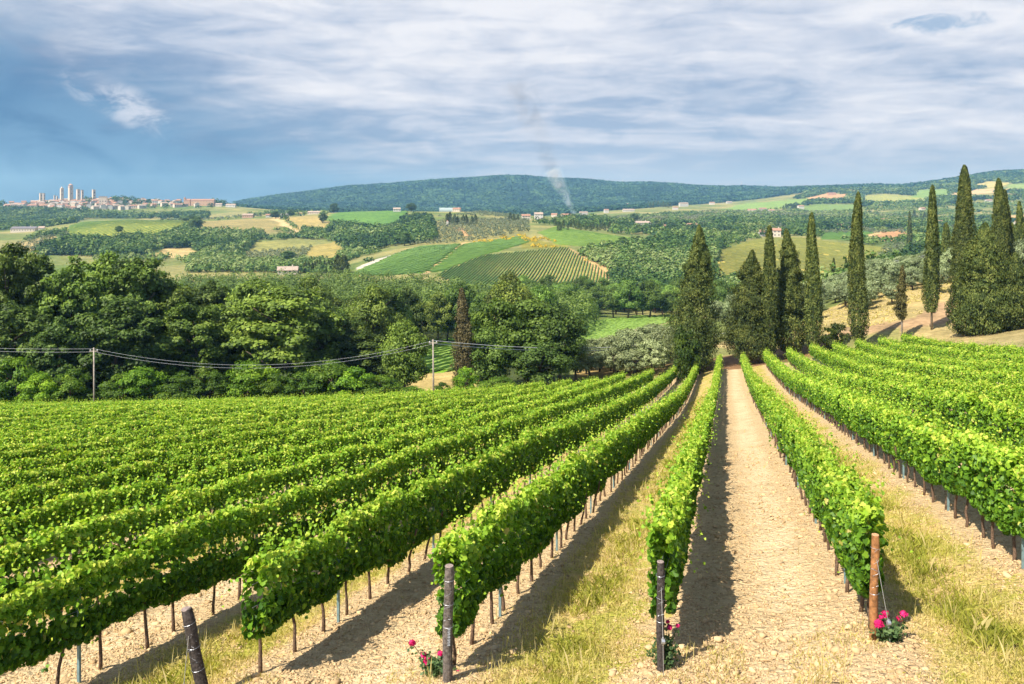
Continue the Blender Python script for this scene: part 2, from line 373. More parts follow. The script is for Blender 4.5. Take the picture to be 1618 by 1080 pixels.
M['dark_roof'] = simple_mat('dark_roof', (.16, .15, .16, 1), .8, .9, .2)
M['dark'] = simple_mat('window_dark', (.035, .035, .04, 1), .4)
M['glass'] = simple_mat('greenhouse_glass', (.30, .37, .36, 1), .35, 2, .1)

# ---- the ground
def ground_mat():
    m, g = new_mat('ground')
    co = g.add('ShaderNodeTexCoord').outputs['Object']
    sx = g.add('ShaderNodeSeparateXYZ', None, Vector=co)
    x, y, z = sx.outputs
    u = g.m('SUBTRACT', x, g.m('MULTIPLY', y, SK))
    wob = g.noise(co, .55, 4, .6)
    s = g.m('DIVIDE', g.m('SUBTRACT', u, U0), PITCH)
    fl = g.m('FLOOR', s); fr = g.m('SUBTRACT', s, fl)
    par = g.m('ABSOLUTE', g.m('MODULO', fl, 2.0))           # 0 ploughed alley, 1 grassed alley
    par = g.m('GREATER_THAN', par, .5)
    off = g.m('MULTIPLY', g.m('SUBTRACT', wob, .5), .55)
    cen = g.m('ABSOLUTE', g.m('SUBTRACT', g.m('ADD', fr, g.m('MULTIPLY', off, .5)), .52))
    gm = g.m('MULTIPLY', g.ss(g.m('ADD', cen, off), .40, .26), par)
    # soil
    n_big = g.noise(co, .9, 3, .5); n_mid = g.noise(co, 5.5, 5, .62); n_fine = g.noise(co, 34, 4, .6)
    vor = g.add('ShaderNodeTexVoronoi', {'feature': 'F1'}, Vector=g.add('ShaderNodeMapping', None, Vector=co, Scale=(1, 1, 0)).outputs[0], Scale=11.0).outputs['Distance']
    soil = g.mix(g.ss(n_mid, .3, .7), lin(170, 144, 106), lin(210, 184, 142))
    soil = g.mix(g.ss(n_big, .3, .72), soil, lin(194, 168, 126))
    soil = g.mix(g.m('MULTIPLY', g.ss(n_fine, .52, .75), .45), soil, lin(224, 202, 162))
    straw = g.mix(g.ss(n_mid, .35, .68), lin(178, 152, 96), lin(216, 188, 128))
    lush = g.mix(g.ss(n_fine, .35, .65), lin(140, 142, 58), lin(178, 170, 76))
    gr = g.mix(g.ss(g.noise(co, .8, 5, .65, .6), .42, .6), straw, lush)
    gr = g.mix(g.m('MULTIPLY', g.ss(n_fine, .5, .7), .4), gr, lin(206, 184, 112))
    near = g.mix(gm, soil, gr)
    comp = g.m('MULTIPLY', g.m('MULTIPLY', g.ss(g.m('ABSOLUTE', g.m('SUBTRACT', g.m('ADD', fr, g.m('MULTIPLY', off, .4)), .64)), .24, .06), g.m('SUBTRACT', 1.0, par)), g.ss(n_big, .25, .6))
    near = g.mix(g.m('MULTIPLY', comp, .55), near, lin(222, 202, 164))
    # dry litter strewn on the edges
    near = g.mix(g.m('MULTIPLY', g.m('MULTIPLY', g.ss(g.noise(co, 2.2, 6, .7), .55, .7), par), .6), near, lin(206, 176, 108))
    # beyond the vines: each field its own colour, mottled
    fc = g.add('ShaderNodeAttribute', {'attribute_name': 'field'}).outputs['Color']
    mot = g.noise(co, .16, 5, .62); mot2 = g.noise(co, .02, 4, .6); mot3 = g.noise(co, 1.3, 4, .6)
    fc = g.mix(1.0, fc, g.mix(g.ss(mot, .28, .72), (.72, .74, .68, 1), (1.25, 1.22, 1.2, 1)), 'MULTIPLY')
    fc = g.mix(1.0, fc, g.mix(g.ss(mot2, .3, .7), (.82, .86, .85, 1), (1.18, 1.12, 1.05, 1)), 'MULTIPLY')
    fc = g.mix(1.0, fc, g.mix(g.ss(mot3, .3, .7), (.8, .8, .8, 1), (1.2, 1.2, 1.2, 1)), 'MULTIPLY')
    vm = g.add('ShaderNodeAttribute', {'attribute_name': 'vineyard'}).outputs['Fac']
    vm = g.ss(g.m('ADD', vm, g.m('MULTIPLY', g.m('SUBTRACT', wob, .5), .6)), .35, .65)
    col = g.mix(vm, fc, near)
    h = g.m('ADD', g.m('MULTIPLY', n_mid, .5), g.m('MULTIPLY', n_fine, .22))
    h = g.m('ADD', h, g.m('MULTIPLY', vor, -.35))
    b1 = g.add('ShaderNodeBump', None, Strength=.9, Distance=.2, Height=h)
    b = g.add('ShaderNodeBsdfPrincipled', None, Base_Color=col, Roughness=.95, Normal=b1.outputs[0])
    b.inputs['Specular IOR Level'].default_value = .1
    g.add('ShaderNodeOutputMaterial', None, Surface=b.outputs[0])
    return m
M['ground'] = ground_mat()

# fields as outlines on the land: (outline in photo pixels, nearest, farthest, colour)
FIELDS = [
 # near banks right of centre
 ('sidebank', [(1450,600),(1420,524),(1500,500),(1720,480),(2400,600),(2400,1000),(1640,1000)], 10, 130, lin(188,170,120)),
 ('bank', [(1120,545),(1180,556),(1240,545),(1300,530),(1400,512),(1470,500),(1700,490),(1700,420),(1560,410),(1470,440),(1400,452),(1330,480),(1240,520)], 100, 205, lin(190,172,120)),
 ('redbank', [(1290,540),(1380,526),(1480,512),(1520,515),(1520,470),(1480,480),(1440,505),(1380,512),(1320,520)], 100, 128, lin(180,152,118)),
 ('redearth', [(1090,600),(1090,572),(1180,556),(1250,548),(1330,536),(1300,560)], 100, 118, lin(150,118,86)),
 ('grove', [(905,600),(1065,590),(1065,512),(1000,518),(925,552)], 108, 185, lin(188,160,104)),
 ('greenfield', [(905,552),(940,548),(1000,522),(1070,508),(1070,494),(1000,500),(900,512)], 190, 330, lin(140,186,60)),
 ('track', [(912,558),(950,545),(1000,522),(1030,507),(1068,499),(1070,506),(1020,519),(985,533),(955,549),(918,563)], 150, 300, lin(226,204,160)),
 ('tanpatch', [(640,640),(640,592),(690,588),(740,584),(760,600),(730,640)], 97, 165, lin(206,182,120)),
 ('meadow', [(600,588),(700,588),(760,580),(760,535),(680,538),(590,560)], 130, 240, lin(140,186,54)),
 # middle distance
 ('striped', [(690,434),(760,404),(895,390),(968,438),(970,472),(900,486),(800,480),(740,460)], 330, 640, lin(168,158,96)),
 ('f2', [(548,436),(640,396),(665,390),(726,386),(672,430),(610,436)], 480, 800, lin(104,148,58)),
 ('f2b', [(676,430),(735,386),(826,373),(832,384),(760,404),(700,428)], 480, 900, lin(110,156,54)),
 ('broomedge', [(826,374),(860,380),(900,386),(900,392),(820,394)], 560, 800, lin(140,138,64)),
 ('path1', [(668,431),(722,389),(730,384),(742,384),(730,390),(700,414),(676,432)], 470, 900, lin(206,176,128)),
 ('path2', [(893,390),(904,393),(930,410),(966,426),(972,438),(974,472),(966,472),(960,440),(928,418)], 380, 700, lin(204,172,120)),
 ('road', [(544,434),(556,428),(600,408),(640,394),(648,396),(606,412),(566,434)], 480, 800, lin(206,196,184)),
 ('roadedge', [(552,438),(566,434),(606,412),(660,394),(668,397),(620,414),(570,440)], 480, 800, lin(190,166,120)),
 ('f3', [(850,366),(880,358),(1000,376),(1040,384),(1010,392),(960,392),(880,386)], 640, 1000, lin(140,168,74)),
 ('f8', [(380,408),(400,382),(470,376),(520,382),(545,396),(520,410),(450,416),(380,416)], 620, 1100, lin(150,150,88)),
 ('f8b', [(480,412),(490,390),(530,380),(545,396),(520,412)], 620, 1100, lin(166,154,90)),
 ('bare', [(232,404),(262,392),(300,391),(322,404),(280,408)], 600, 1000, lin(206,182,126)),
 ('bare2', [(0,410),(0,395),(60,376),(110,372),(100,382),(60,400)], 600, 1200, lin(186,168,116)),
 ('f5', [(100,380),(110,356),(140,348),(200,345),(290,346),(300,352),(250,376),(160,384)], 850, 1350, lin(166,172,78)),
 ('f6', [(310,364),(320,348),(430,343),(460,362),(380,372)], 950, 1500, lin(162,150,98)),
 ('f7', [(448,344),(500,340),(522,352),(520,364),(470,364)], 950, 1500, lin(174,158,100)),
 ('path3', [(428,344),(440,343),(462,358),(470,364),(486,368),(470,370),(452,362)], 900, 1500, lin(214,190,140)),
 ('f4', [(520,340),(540,334),(645,331),(640,346),(620,362),(580,362),(524,352)], 1050, 1600, lin(100,140,66)),
 ('olv1', [(650,390),(660,352),(730,344),(830,344),(830,372),(740,384)], 760, 1400, lin(150,146,92)),
 ('olv1p', [(715,358),(730,356),(745,372),(740,378),(728,368)], 760, 1400, lin(206,164,118)),
 # right hand side
 ('f10', [(1126,446),(1130,398),(1200,376),(1250,374),(1400,392),(1390,404),(1340,420),(1340,446)], 470, 800, lin(188,176,92)),
 ('f13', [(1292,384),(1300,366),(1380,364),(1400,372),(1360,386)], 760, 1150, lin(92,128,56)),
 ('f13b', [(1360,388),(1376,368),(1430,362),(1440,374),(1400,384)], 760, 1150, lin(196,152,110)),
 ('path4', [(1360,390),(1366,376),(1390,364),(1396,366),(1374,378),(1368,392)], 760, 1150, lin(210,184,134)),
 ('f11', [(1262,324),(1276,312),(1310,305),(1344,308),(1330,318),(1290,324)], 2500, 3600, lin(206,162,120)),
 ('f12', [(1140,332),(1180,320),(1280,314),(1270,324),(1220,332)], 2100, 3500, lin(134,164,86)),
 ('f14', [(1360,320),(1368,308),(1400,306),(1470,312),(1462,318),(1400,322)], 2000, 3300, lin(160,166,92)),
 ('f15', [(1400,350),(1440,340),(1500,340),(1500,350)], 1500, 2400, lin(140,160,84)),
 ('f16', [(1534,294),(1560,286),(1600,288),(1570,298)], 2600, 3800, lin(190,180,112)),
 ('f17', [(1500,306),(1540,300),(1618,297),(1618,301),(1550,306)], 2300, 3500, lin(214,184,140)),
 ('f18', [(1250,330),(1290,322),(1360,322),(1350,332),(1290,336)], 1900, 3200, lin(124,150,80)),
 ('f19', [(1560,345),(1618,338),(1700,340),(1700,350),(1580,352)], 1400, 2200, lin(198,166,118)),
 ('f20', [(1000,352),(1030,344),(1060,346),(1050,354)], 1000, 1900, lin(198,162,122)),
 ('f21', [(1060,349),(1090,343),(1110,346),(1100,352)], 1000, 1900, lin(204,170,126)),
 ('f22', [(1440,312),(1450,300),(1500,298),(1500,306),(1470,314)], 2300, 3600, lin(128,158,80)),
 ('f23', [(1590,298),(1600,290),(1700,290),(1700,298)], 2500, 3700, lin(146,168,92)),
]
def MTN_Y(px): return np.interp(px, [300, 700, 960, 1000, 1060, 1130, 1200, 1280], [345, 345, 340, 330, 325, 321, 314, 303])
def build_terrain():
    a = np.linspace(-1.3, 1.3, 860)
    L = np.concatenate([np.linspace(math.log(1.6), math.log(300), 330)[:-1], np.linspace(math.log(300), math.log(3600), 470)[:-1], np.linspace(math.log(3600), math.log(8600), 120)])
    D = np.exp(L)
    AA, DD = np.meshgrid(a, D); X = AA*DD; Z = H(X, DD)
    px = 809+F*AA; py = 325-(Z-CZ)*F/DD
    # base: scrubby green land
    col = np.zeros(X.shape+(4,)); col[..., 3] = 1
    n = fbm(X/90, DD/90, 21)
    c0 = np.array(lin(92, 110, 56)[:3]); c1 = np.array(lin(138, 134, 86)[:3])
    col[..., :3] = c0 + (c1-c0)*np.clip((n-.35)/.3, 0, 1)[..., None]
    wood = np.array(lin(22, 56, 38)[:3]); wood2 = np.array(lin(44, 78, 48)[:3])  # mountain floor tones, cloud shadow painted in like its trees
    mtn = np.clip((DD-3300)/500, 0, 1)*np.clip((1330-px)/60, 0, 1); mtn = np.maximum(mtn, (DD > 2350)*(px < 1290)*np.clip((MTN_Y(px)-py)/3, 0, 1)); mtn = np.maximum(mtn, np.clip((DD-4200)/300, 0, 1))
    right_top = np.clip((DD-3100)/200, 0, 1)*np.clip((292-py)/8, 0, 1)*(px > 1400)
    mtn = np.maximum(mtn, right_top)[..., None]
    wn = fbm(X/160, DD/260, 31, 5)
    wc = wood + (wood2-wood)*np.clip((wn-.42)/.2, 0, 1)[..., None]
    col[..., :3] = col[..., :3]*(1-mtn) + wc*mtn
    lf = (DD < 460) & (DD > 95) & (px < 900)
    col[lf, :3] = np.array(lin(74, 84, 44)[:3])
    ex = (fbm(X/28, DD/40, 71)-.5)*16*np.clip(DD/500, .3, 1); ey = (fbm(X/28, DD/40, 72)-.5)*7
    for nm, poly, d0, d1, c in FIELDS:
        msk = inpoly(px+ex, py+ey, poly) & (DD > d0) & (DD < d1)
        col[msk, :3] = np.array(c[:3])*.74
    # vineyard at our feet
    vy = ((DD < FEND(X-SK*DD)) & (px > -900)).astype(float)
    nr, nc = X.shape
    # clods and ruts in the near soil
    u = X-SK*DD; s = (u-U0)/PITCH; fr = s-np.floor(s)
    hump = np.cos(2*np.pi*fr)*.05*(DD < 60)
    rough = (fbm(X*3.1, DD*3.1, 3)-.5)*.10*np.clip((45-DD)/20, 0, 1)
    Z = Z + vy*(hump + rough)
    V = np.stack([X, DD, Z], -1).reshape(-1, 3)
    i = np.arange(nr*nc).reshape(nr, nc)
    loops = np.stack([i[:-1, :-1], i[:-1, 1:], i[1:, 1:], i[1:, :-1]], -1).reshape(-1, 4)
    me = np_mesh('ground', V, np.full(len(loops), 4), loops, M['ground'], {'field': col.reshape(-1, 4), 'vineyard': vy.ravel()}, True)
    o = link('ground', me); tag(o, kind='structure')
# far ends of the rows, as a function of the across-row coordinate
FE_U = [-90, -40, -24, -18.6, -15.6, -12.7, -9.75, -6.8, -3.85, -.9, 2, 23.8, 24.6, 45]
FE_D = [88, 88, 91, 94, 96, 98, 104, 107, 109, 104, 102, 102, 0, 0]
def FEND(u): return np.interp(u, FE_U, FE_D)
build_terrain()
# ------------------------------------------------------------------ leaves
def frame(n, rng):
    n = n/np.maximum(np.linalg.norm(n, axis=1, keepdims=True), 1e-6)
    r = rng.normal(size=n.shape)
    t = r - n*np.sum(r*n, 1, keepdims=True); t /= np.maximum(np.linalg.norm(t, axis=1, keepdims=True), 1e-6)
    return n, t, np.cross(n, t)
def leaf_quads(c, n, s, rng, wid=.8, fold=.12, tdir=None, tmix=0.0):
    """one kite-shaped leaf per centre: returns vertices (N*4,3)"""
    n, t, b = frame(n, rng)
    if tdir is not None:
        t = t*(1-tmix) + tdir*tmix; t -= n*np.sum(t*n, 1, keepdims=True); t /= np.maximum(np.linalg.norm(t, axis=1, keepdims=True), 1e-6); b = np.cross(n, t)
    s = np.asarray(s)[:, None]
    v = np.stack([c-t*s*.5, c+b*s*.5*wid+n*s*fold-t*s*.06, c+t*s*.5, c-b*s*.5*wid+n*s*fold-t*s*.06], 1)
    return v.reshape(-1, 3)
def quad_mesh(name, V, tint, mat):
    nq = len(V)//4
    return np_mesh(name, V, np.full(nq, 4), np.arange(nq*4), mat, {'tint': np.repeat(tint, 4)})
def vine_leaves(c, n, s, rng):
    """lobed vine leaf: 10 vertices, two folded halves"""
    n, t, b = frame(n, rng)
    dn = np.zeros_like(t); dn[:, 2] = -1
    t = t*.55+dn*.6; t -= n*np.sum(t*n, 1, keepdims=True); t /= np.maximum(np.linalg.norm(t, axis=1, keepdims=True), 1e-6); b = np.cross(n, t)
    s = s[:, None]
    P = [(-.38, 0, 0), (-.5, .26, .03), (-.12, .50, .10), (.05, .30, .07), (.30, .34, .04), (.52, 0, -.06)]
    Q = [(-.5, -.26, .03), (-.12, -.50, .10), (.05, -.30, .07), (.30, -.34, .04)]
    v = np.stack([c+t*s*p+b*s*q+n*s*r for p, q, r in P+Q], 1).reshape(-1, 3)
    base = np.arange(len(c))[:, None]*10
    f1 = base+np.array([[0, 1, 2, 3, 4, 5]]); f2 = base+np.array([[0, 5, 9, 8, 7, 6]])
    return v, np.concatenate([f1, f2], 1).reshape(-1, 6)

# ------------------------------------------------------------------ vine rows
def tube_mesh(name, pts, rad, mat, k=6):
    b = MB(); b.tube(pts, rad, k); return b.mesh(name, mat, True)
_r = np.random.default_rng(4)
TRUNKS = []
for k in range(6):
    p = [(0, 0, -.12)]; x = y = 0
    for j in range(1, 6):
        x += _r.normal()*.022; y += _r.normal()*.018; p.append((x, y, j*.2))
    TRUNKS.append(tube_mesh('trunk', p, [.036, .030, .026, .024, .027, .022], M['vine_bark']))
_b = MB()
_b.box(-.022, .022, -.006, .006, -.1, 1.5); _b.box(-.022, -.014, .006, .03, -.1, 1.5); _b.box(.014, .022, .006, .03, -.1, 1.5)
STAKE = _b.mesh('stake', M['stake'])
def row_x(i, D): return U0+PITCH*i+SK*D
def row_range(i):
    u = U0+PITCH*i
    start = {-1: 10.95, -2: 11.35, 0: 11.15, 1: 11.1}.get(i, 11.0)
    if i <= -3: start = max(9.4, -u/1.12)
    if i >= 2: start = max(10.8, u/.78)
    return start, float(FEND(u))
def build_row(i, label):
    rng = np.random.default_rng(1000+i)
    d0, d1 = row_range(i)
    if d1-d0 < 4: return
    u = U0+PITCH*i
    xm, ym = row_x(i, d0), d0
    root = empty('vine_row', (xm, ym, float(H(xm, ym))), label, 'vine row', 'rows of the vineyard')
    org = np.array(root.location)
    # leaves: how many and how large depends on how far off
    seg = np.arange(d0, d1, 1.0); C = []; Nn = []; SZ = []; T = []
    vis_side = 1.0
    for D in seg:
        L = min(1.0, d1-D); s = .080+.0012*D if D < 40 else .092+.0009*D
        n = int(6.9/(.55*s*s)*L*(1.0 if D < 60 else .8))
        t = D+rng.random(n)*L
        ph = (t/.88+i*.37)
        plant = np.floor(ph); pr = hash01(plant, np.full_like(plant, i), 7); pr2 = hash01(plant, np.full_like(plant, i), 8)
        bul = .75+.35*np.cos(2*np.pi*(ph-plant-.5))
        big = vnoise(t*.45, np.full_like(t, i*3.3), 11)
        weak = (hash01(plant, np.full_like(plant, i), 9) < .05)*.28*(D > 16)
        top = 1.74+.26*(pr-.5)+.10*bul+.20*(big-.5)-weak
        bot = .67+.22*(pr2-.5)-.08*bul+.10*(vnoise(t*2.2, np.full_like(t, i*1.7), 12)-.5)
        th = 2*np.pi*rng.random(n); rr = 1-.55*rng.random(n)**2.0
        cx = np.sign(np.cos(th))*np.abs(np.cos(th))**.40; cz = np.sign(np.sin(th))*np.abs(np.sin(th))**.60
        z = (top+bot)/2+cz*(top-bot)/2
        wd = (.150+.09*(pr-.5)+.045*bul)*(1+.38*np.clip((D-22)/25, 0, 1)*np.clip((z-1.0)/.6, 0, 1))*(1+.25*(vnoise(t*1.9, 3*cz+i*5, 13)-.5))
        mid = (top+bot)/2; hh = (top-bot)/2
        off = cx*wd*rr*np.where(cz < -.2, .85, 1.0); z = mid+cz*hh*rr
        nor = np.stack([cx*.95, np.zeros(n), cz*.55+.45], 1)+rng.normal(size=(n, 3))*.72
        C.append(np.stack([u+SK*t+off, t, z], 1)); Nn.append(nor)
        SZ.append(s*(.7+.6*rng.random(n)))
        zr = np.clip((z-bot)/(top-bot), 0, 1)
        T.append(np.clip(.15+.34*zr*rng.random(n)+.52*zr**5+.16*(vnoise(t*1.15, z*1.3+i, 15)-.5)+rng.normal(size=n)*.17, 0, .93))  # young yellow tips on top; shade inside the row painted into the lower leaves
        # upright young shoots along the top, and some that hang out below
        m = int((17 if D < 40 else 8)*L)+1
        for kk in range(m):
            tt = D+rng.random()*L; hh_ = rng.uniform(.10, .54); ln = max(3, int(hh_/(.045+.0012*D)))
            zt = float(np.interp(tt, [D, D+1], [1.78, 1.78]))+rng.normal()*.08
            lean = rng.normal(size=2)*.28
            q_ = np.linspace(0, 1, ln)
            oo = rng.normal()*.14
            C.append(np.stack([u+SK*tt+oo+lean[0]*hh_*q_, tt+lean[1]*hh_*q_, zt+hh_*q_], 1)+rng.normal(size=(ln, 3))*.028)
            Nn.append(rng.normal(size=(ln, 3))+np.array([0, 0, .5])); SZ.append(s*(.9-.5*q_)); T.append(np.clip(.48+.26*q_+rng.normal(size=ln)*.15, 0, .92))
        for kk in range(rng.poisson(3.2 if D < 40 else 2.6)):          # shoots that arch out sideways
            tt = D+rng.random()*L; ln_ = rng.uniform(.25, .6); ln = max(4, int(ln_/(.05+.0012*D))); q_ = np.linspace(0, 1, ln); sg = rng.choice([-1, 1]); up = rng.uniform(.2, .6)
            C.append(np.stack([u+SK*tt+sg*(.14+ln_*.75*q_), tt+rng.normal()*.2*q_, rng.uniform(1.15, 1.75)+ln_*(up*q_-1.0*q_*q_)], 1)+rng.normal(size=(ln, 3))*.025)
            Nn.append(rng.normal(size=(ln, 3))*.6+np.array([0, 0, .8])); SZ.append(s*(.95-.5*q_)); T.append(np.clip(.42+.3*q_+rng.normal(size=ln)*.14, 0, .92))
        if D < 40:
            for kk in range(rng.poisson(1.1)):
                tt = D+rng.random()*L; hh_ = rng.uniform(.12, .4); ln = max(3, int(hh_/.06)); q_ = np.linspace(0, 1, ln)
                C.append(np.stack([np.full(ln, u+SK*tt+rng.normal()*.2), np.full(ln, tt), .78-hh_*q_], 1)+rng.normal(size=(ln, 3))*.05)
                Nn.append(rng.normal(size=(ln, 3))); SZ.append(s*(.95-.3*q_)); T.append(np.clip(.3+rng.normal(size=ln)*.15, 0, .9))
    C = np.concatenate(C); Nn = np.concatenate(Nn); SZ = np.concatenate(SZ); T = np.concatenate(T)
    odd = rng.random(len(T)) < .012; T[odd] = .95+.05*rng.random(odd.sum())
    C[:, 2] += H(C[:, 0], C[:, 1]); C = C-org
    nearm = (C[:, 1]+org[1]) < 34
    V = []; FS = []; LP = []; TT = []; base = 0
    if nearm.any():
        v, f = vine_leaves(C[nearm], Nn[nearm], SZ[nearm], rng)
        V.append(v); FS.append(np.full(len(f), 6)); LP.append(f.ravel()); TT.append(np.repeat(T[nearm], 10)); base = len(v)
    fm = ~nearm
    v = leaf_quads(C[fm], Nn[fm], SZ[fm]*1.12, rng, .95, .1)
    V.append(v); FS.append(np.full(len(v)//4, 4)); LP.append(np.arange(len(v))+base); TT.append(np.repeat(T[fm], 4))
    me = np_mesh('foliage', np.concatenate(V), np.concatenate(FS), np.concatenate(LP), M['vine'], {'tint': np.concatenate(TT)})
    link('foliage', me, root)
    # trunks and stakes where they can be seen under the leaves
    if -5 <= i <= 5:
        nt = {-5: 30, -4: 60, 5: 40, 4: 60}.get(i, 100)
        for k in range(nt):
            D = d0+.25+.88*k
            if D > d1-.3: break
            x = row_x(i, D)+rng.normal()*.03; D += rng.normal()*.06
            link('trunk', TRUNKS[k % 6], root, Vector((x, D, float(H(x, D))))-Vector(org), (rng.normal()*.05, rng.normal()*.06, rng.random()*6.3), (1, 1, .9+.2*rng.random()))
        for k in range(19):
            D = d0+2.5+4.5*k
            if D > d1-.5: break
            x = row_x(i, D)
            link('stake', STAKE, root, Vector((x, D, float(H(x, D))))-Vector(org), (0, 0, -.26))
        b = MB()
        ds = np.arange(d0, min(d1, 60), 2.25)
        for hz in (.78, 1.12, 1.45):
            xs = row_x(i, ds); b.tube(np.stack([xs, ds, H(xs, ds)+hz], 1)-org, .0045, 4)
        link('wire', b.mesh('wire', M['wire']), root)
    return root
ORD = ['', 'second', 'third', 'fourth', 'fifth', 'sixth', 'seventh', 'eighth', 'ninth', 'tenth', 'eleventh', 'twelfth', 'thirteenth', 'fourteenth', 'fifteenth', 'sixteenth', 'seventeenth', 'eighteenth', 'nineteenth', 'twentieth', 'twenty-first', 'twenty-second', 'twenty-third', 'twenty-fourth', 'twenty-fifth', 'twenty-sixth', 'twenty-seventh', 'twenty-eighth', 'twenty-ninth', 'thirtieth', 'thirty-first', 'thirty-second']
RL = {0: 'narrow vine row on left edge of the bare ploughed track, behind the black wired post',
      -1: 'vine row starting behind the grey post with rose bush, left of the grass strip',
      -2: 'vine row starting beside the leaning dark post at lower left, bare trunks below',
      -3: 'vine row filling the lower left corner behind the leaning dark post',
      1: 'green vine row on right edge of ploughed track, starting at the orange brown post',
      2: 'vine row with blue-grey stakes beyond the grass strip right of the orange brown post'}
for i in range(-31, 9):
    if i in RL: lb = RL[i]
    elif i < 0: lb = ORD[-i]+' vine row counted leftwards from the narrow row at the ploughed track'
    else: lb = ORD[i-1]+' green vine row counted rightwards from the row at the orange brown post'
    if FAST_TEST and (i < -14): continue
    build_row(i, lb)

# ------------------------------------------------------------------ end posts
def end_post(px, D, top_off, h, r, wood, cut, label, tagplate=False, stay=None):
    x = (px-809)/F*D; z = float(H(x, D))
    root = empty('wooden_post', (x, D, z), label, 'post', 'end posts of the vine rows')
    b = MB(); n = 14; pts = []; rr = []
    for k in range(n):
        f = k/(n-1); pts.append((top_off[0]*f+.006*math.sin(f*9), top_off[1]*f, -.25+(h+.25)*f)); rr.append(r*(1.06-.1*f+.03*math.sin(f*17)+.02*math.sin(f*41)))
    rr[-1] *= .94
    b.tube(pts, rr, 16); link('pole', b.mesh('pole', wood, False), root)
    c = MB(); tx, ty = top_off
    c.tube([(tx, ty, h-.001), (tx, ty, h+.006)], [r*.9, r*.84], 16); link('cut_top', c.mesh('cut_top', cut), root)
    w = MB(); rs = np.random.default_rng(int(px))
    def ring(zz, tilt=0.0):
        f = (zz+.25)/(h+.25); cx, cy = tx*f, ty*f
        w.tube([(cx+math.cos(a)*(r*1.05+.004), cy+math.sin(a)*(r*1.05+.004), zz+tilt*math.sin(a+1)) for a in np.linspace(0, 2*math.pi, 18)], .0022, 4)
    for zz in (h-.18, h-.5, h-.80): ring(zz, rs.normal()*.015)
    pz = []
    for k in range(34):                                # loose twists of wire end
        f = k/33; zz = h-.18-.55*f; ff = (zz+.25)/(h+.25); a = -1.5+1.0*math.sin(k*1.9)
        pz.append((tx*ff+math.cos(a)*(r*1.04+.008), ty*ff+math.sin(a)*(r*1.04+.008), zz))
    w.tube(pz[::2], .0012, 4)
    link('wire', w.mesh('wire', M['wire']), root)
    if stay:
        s_ = MB(); zt = h-.32; f = (zt+.25)/(h+.25)
        s_.tube([(tx*f, ty*f-r*1.1, zt), (stay[0], stay[1], stay[2])], .005, 5)
        s_.tube([(stay[0], stay[1], stay[2]), (stay[0]*1.15, stay[1]*1.3, -.1)], .005, 5)
        link('stay_wire', s_.mesh('stay_wire', M['wire']), root)
        t_ = MB(); c_ = Vector(stay)
        t_.tube([c_+Vector((-.022, -.01, 0)), c_+Vector((.022, -.01, 0))], [.034, .034], 10)
        t_.tube([c_+Vector((0, -.01, .05)), c_+Vector((0, -.01, -.06))], .012, 6)
        link('wire_tensioner', t_.mesh('wire_tensioner', M['wire']), root)
    if tagplate:
        p = MB()                                        # a stapled chain of short wire links down the face
        for k in range(7):
            zz = .78-k*.036; f = (zz+.25)/(h+.25); cy = ty*f-r*1.1
            p.tube([(tx*f+.0, cy, zz), (tx*f+.034, cy+.004, zz+.004), (tx*f+.034, cy+.004, zz+.02), (tx*f+.004, cy, zz+.018), (tx*f, cy, zz)], .0035, 4)
        link('wire_chain', p.mesh('wire_chain', M['wire']), root)
    return root
end_post(1379, 10.95, (.035, .0), 1.5, .054, M['brown_wood'], M['cut_wood'], 'orange brown peeled post with pale sawn top, right of the bare track', stay=(.13, -.18, .38))
end_post(1044, 10.75, (.0, .02), 1.5, .053, M['dark_wood'], M['grey_cut'], 'black tarred post wound with wire, just left of the bare ploughed track', stay=(.0, -.16, .52))
end_post(706, 10.7, (.03, .03), 1.6, .066, M['grey_wood'], M['grey_cut'], 'upright weathered grey post with a wire chain above the pink rose bush', True)
end_post(330, 10.9, (-.33, .05), 1.25, .080, M['dark_wood'], M['grey_cut'], 'thick dark post leaning to the left at the lower left of the vineyard', stay=(-.29, -.14, .28))
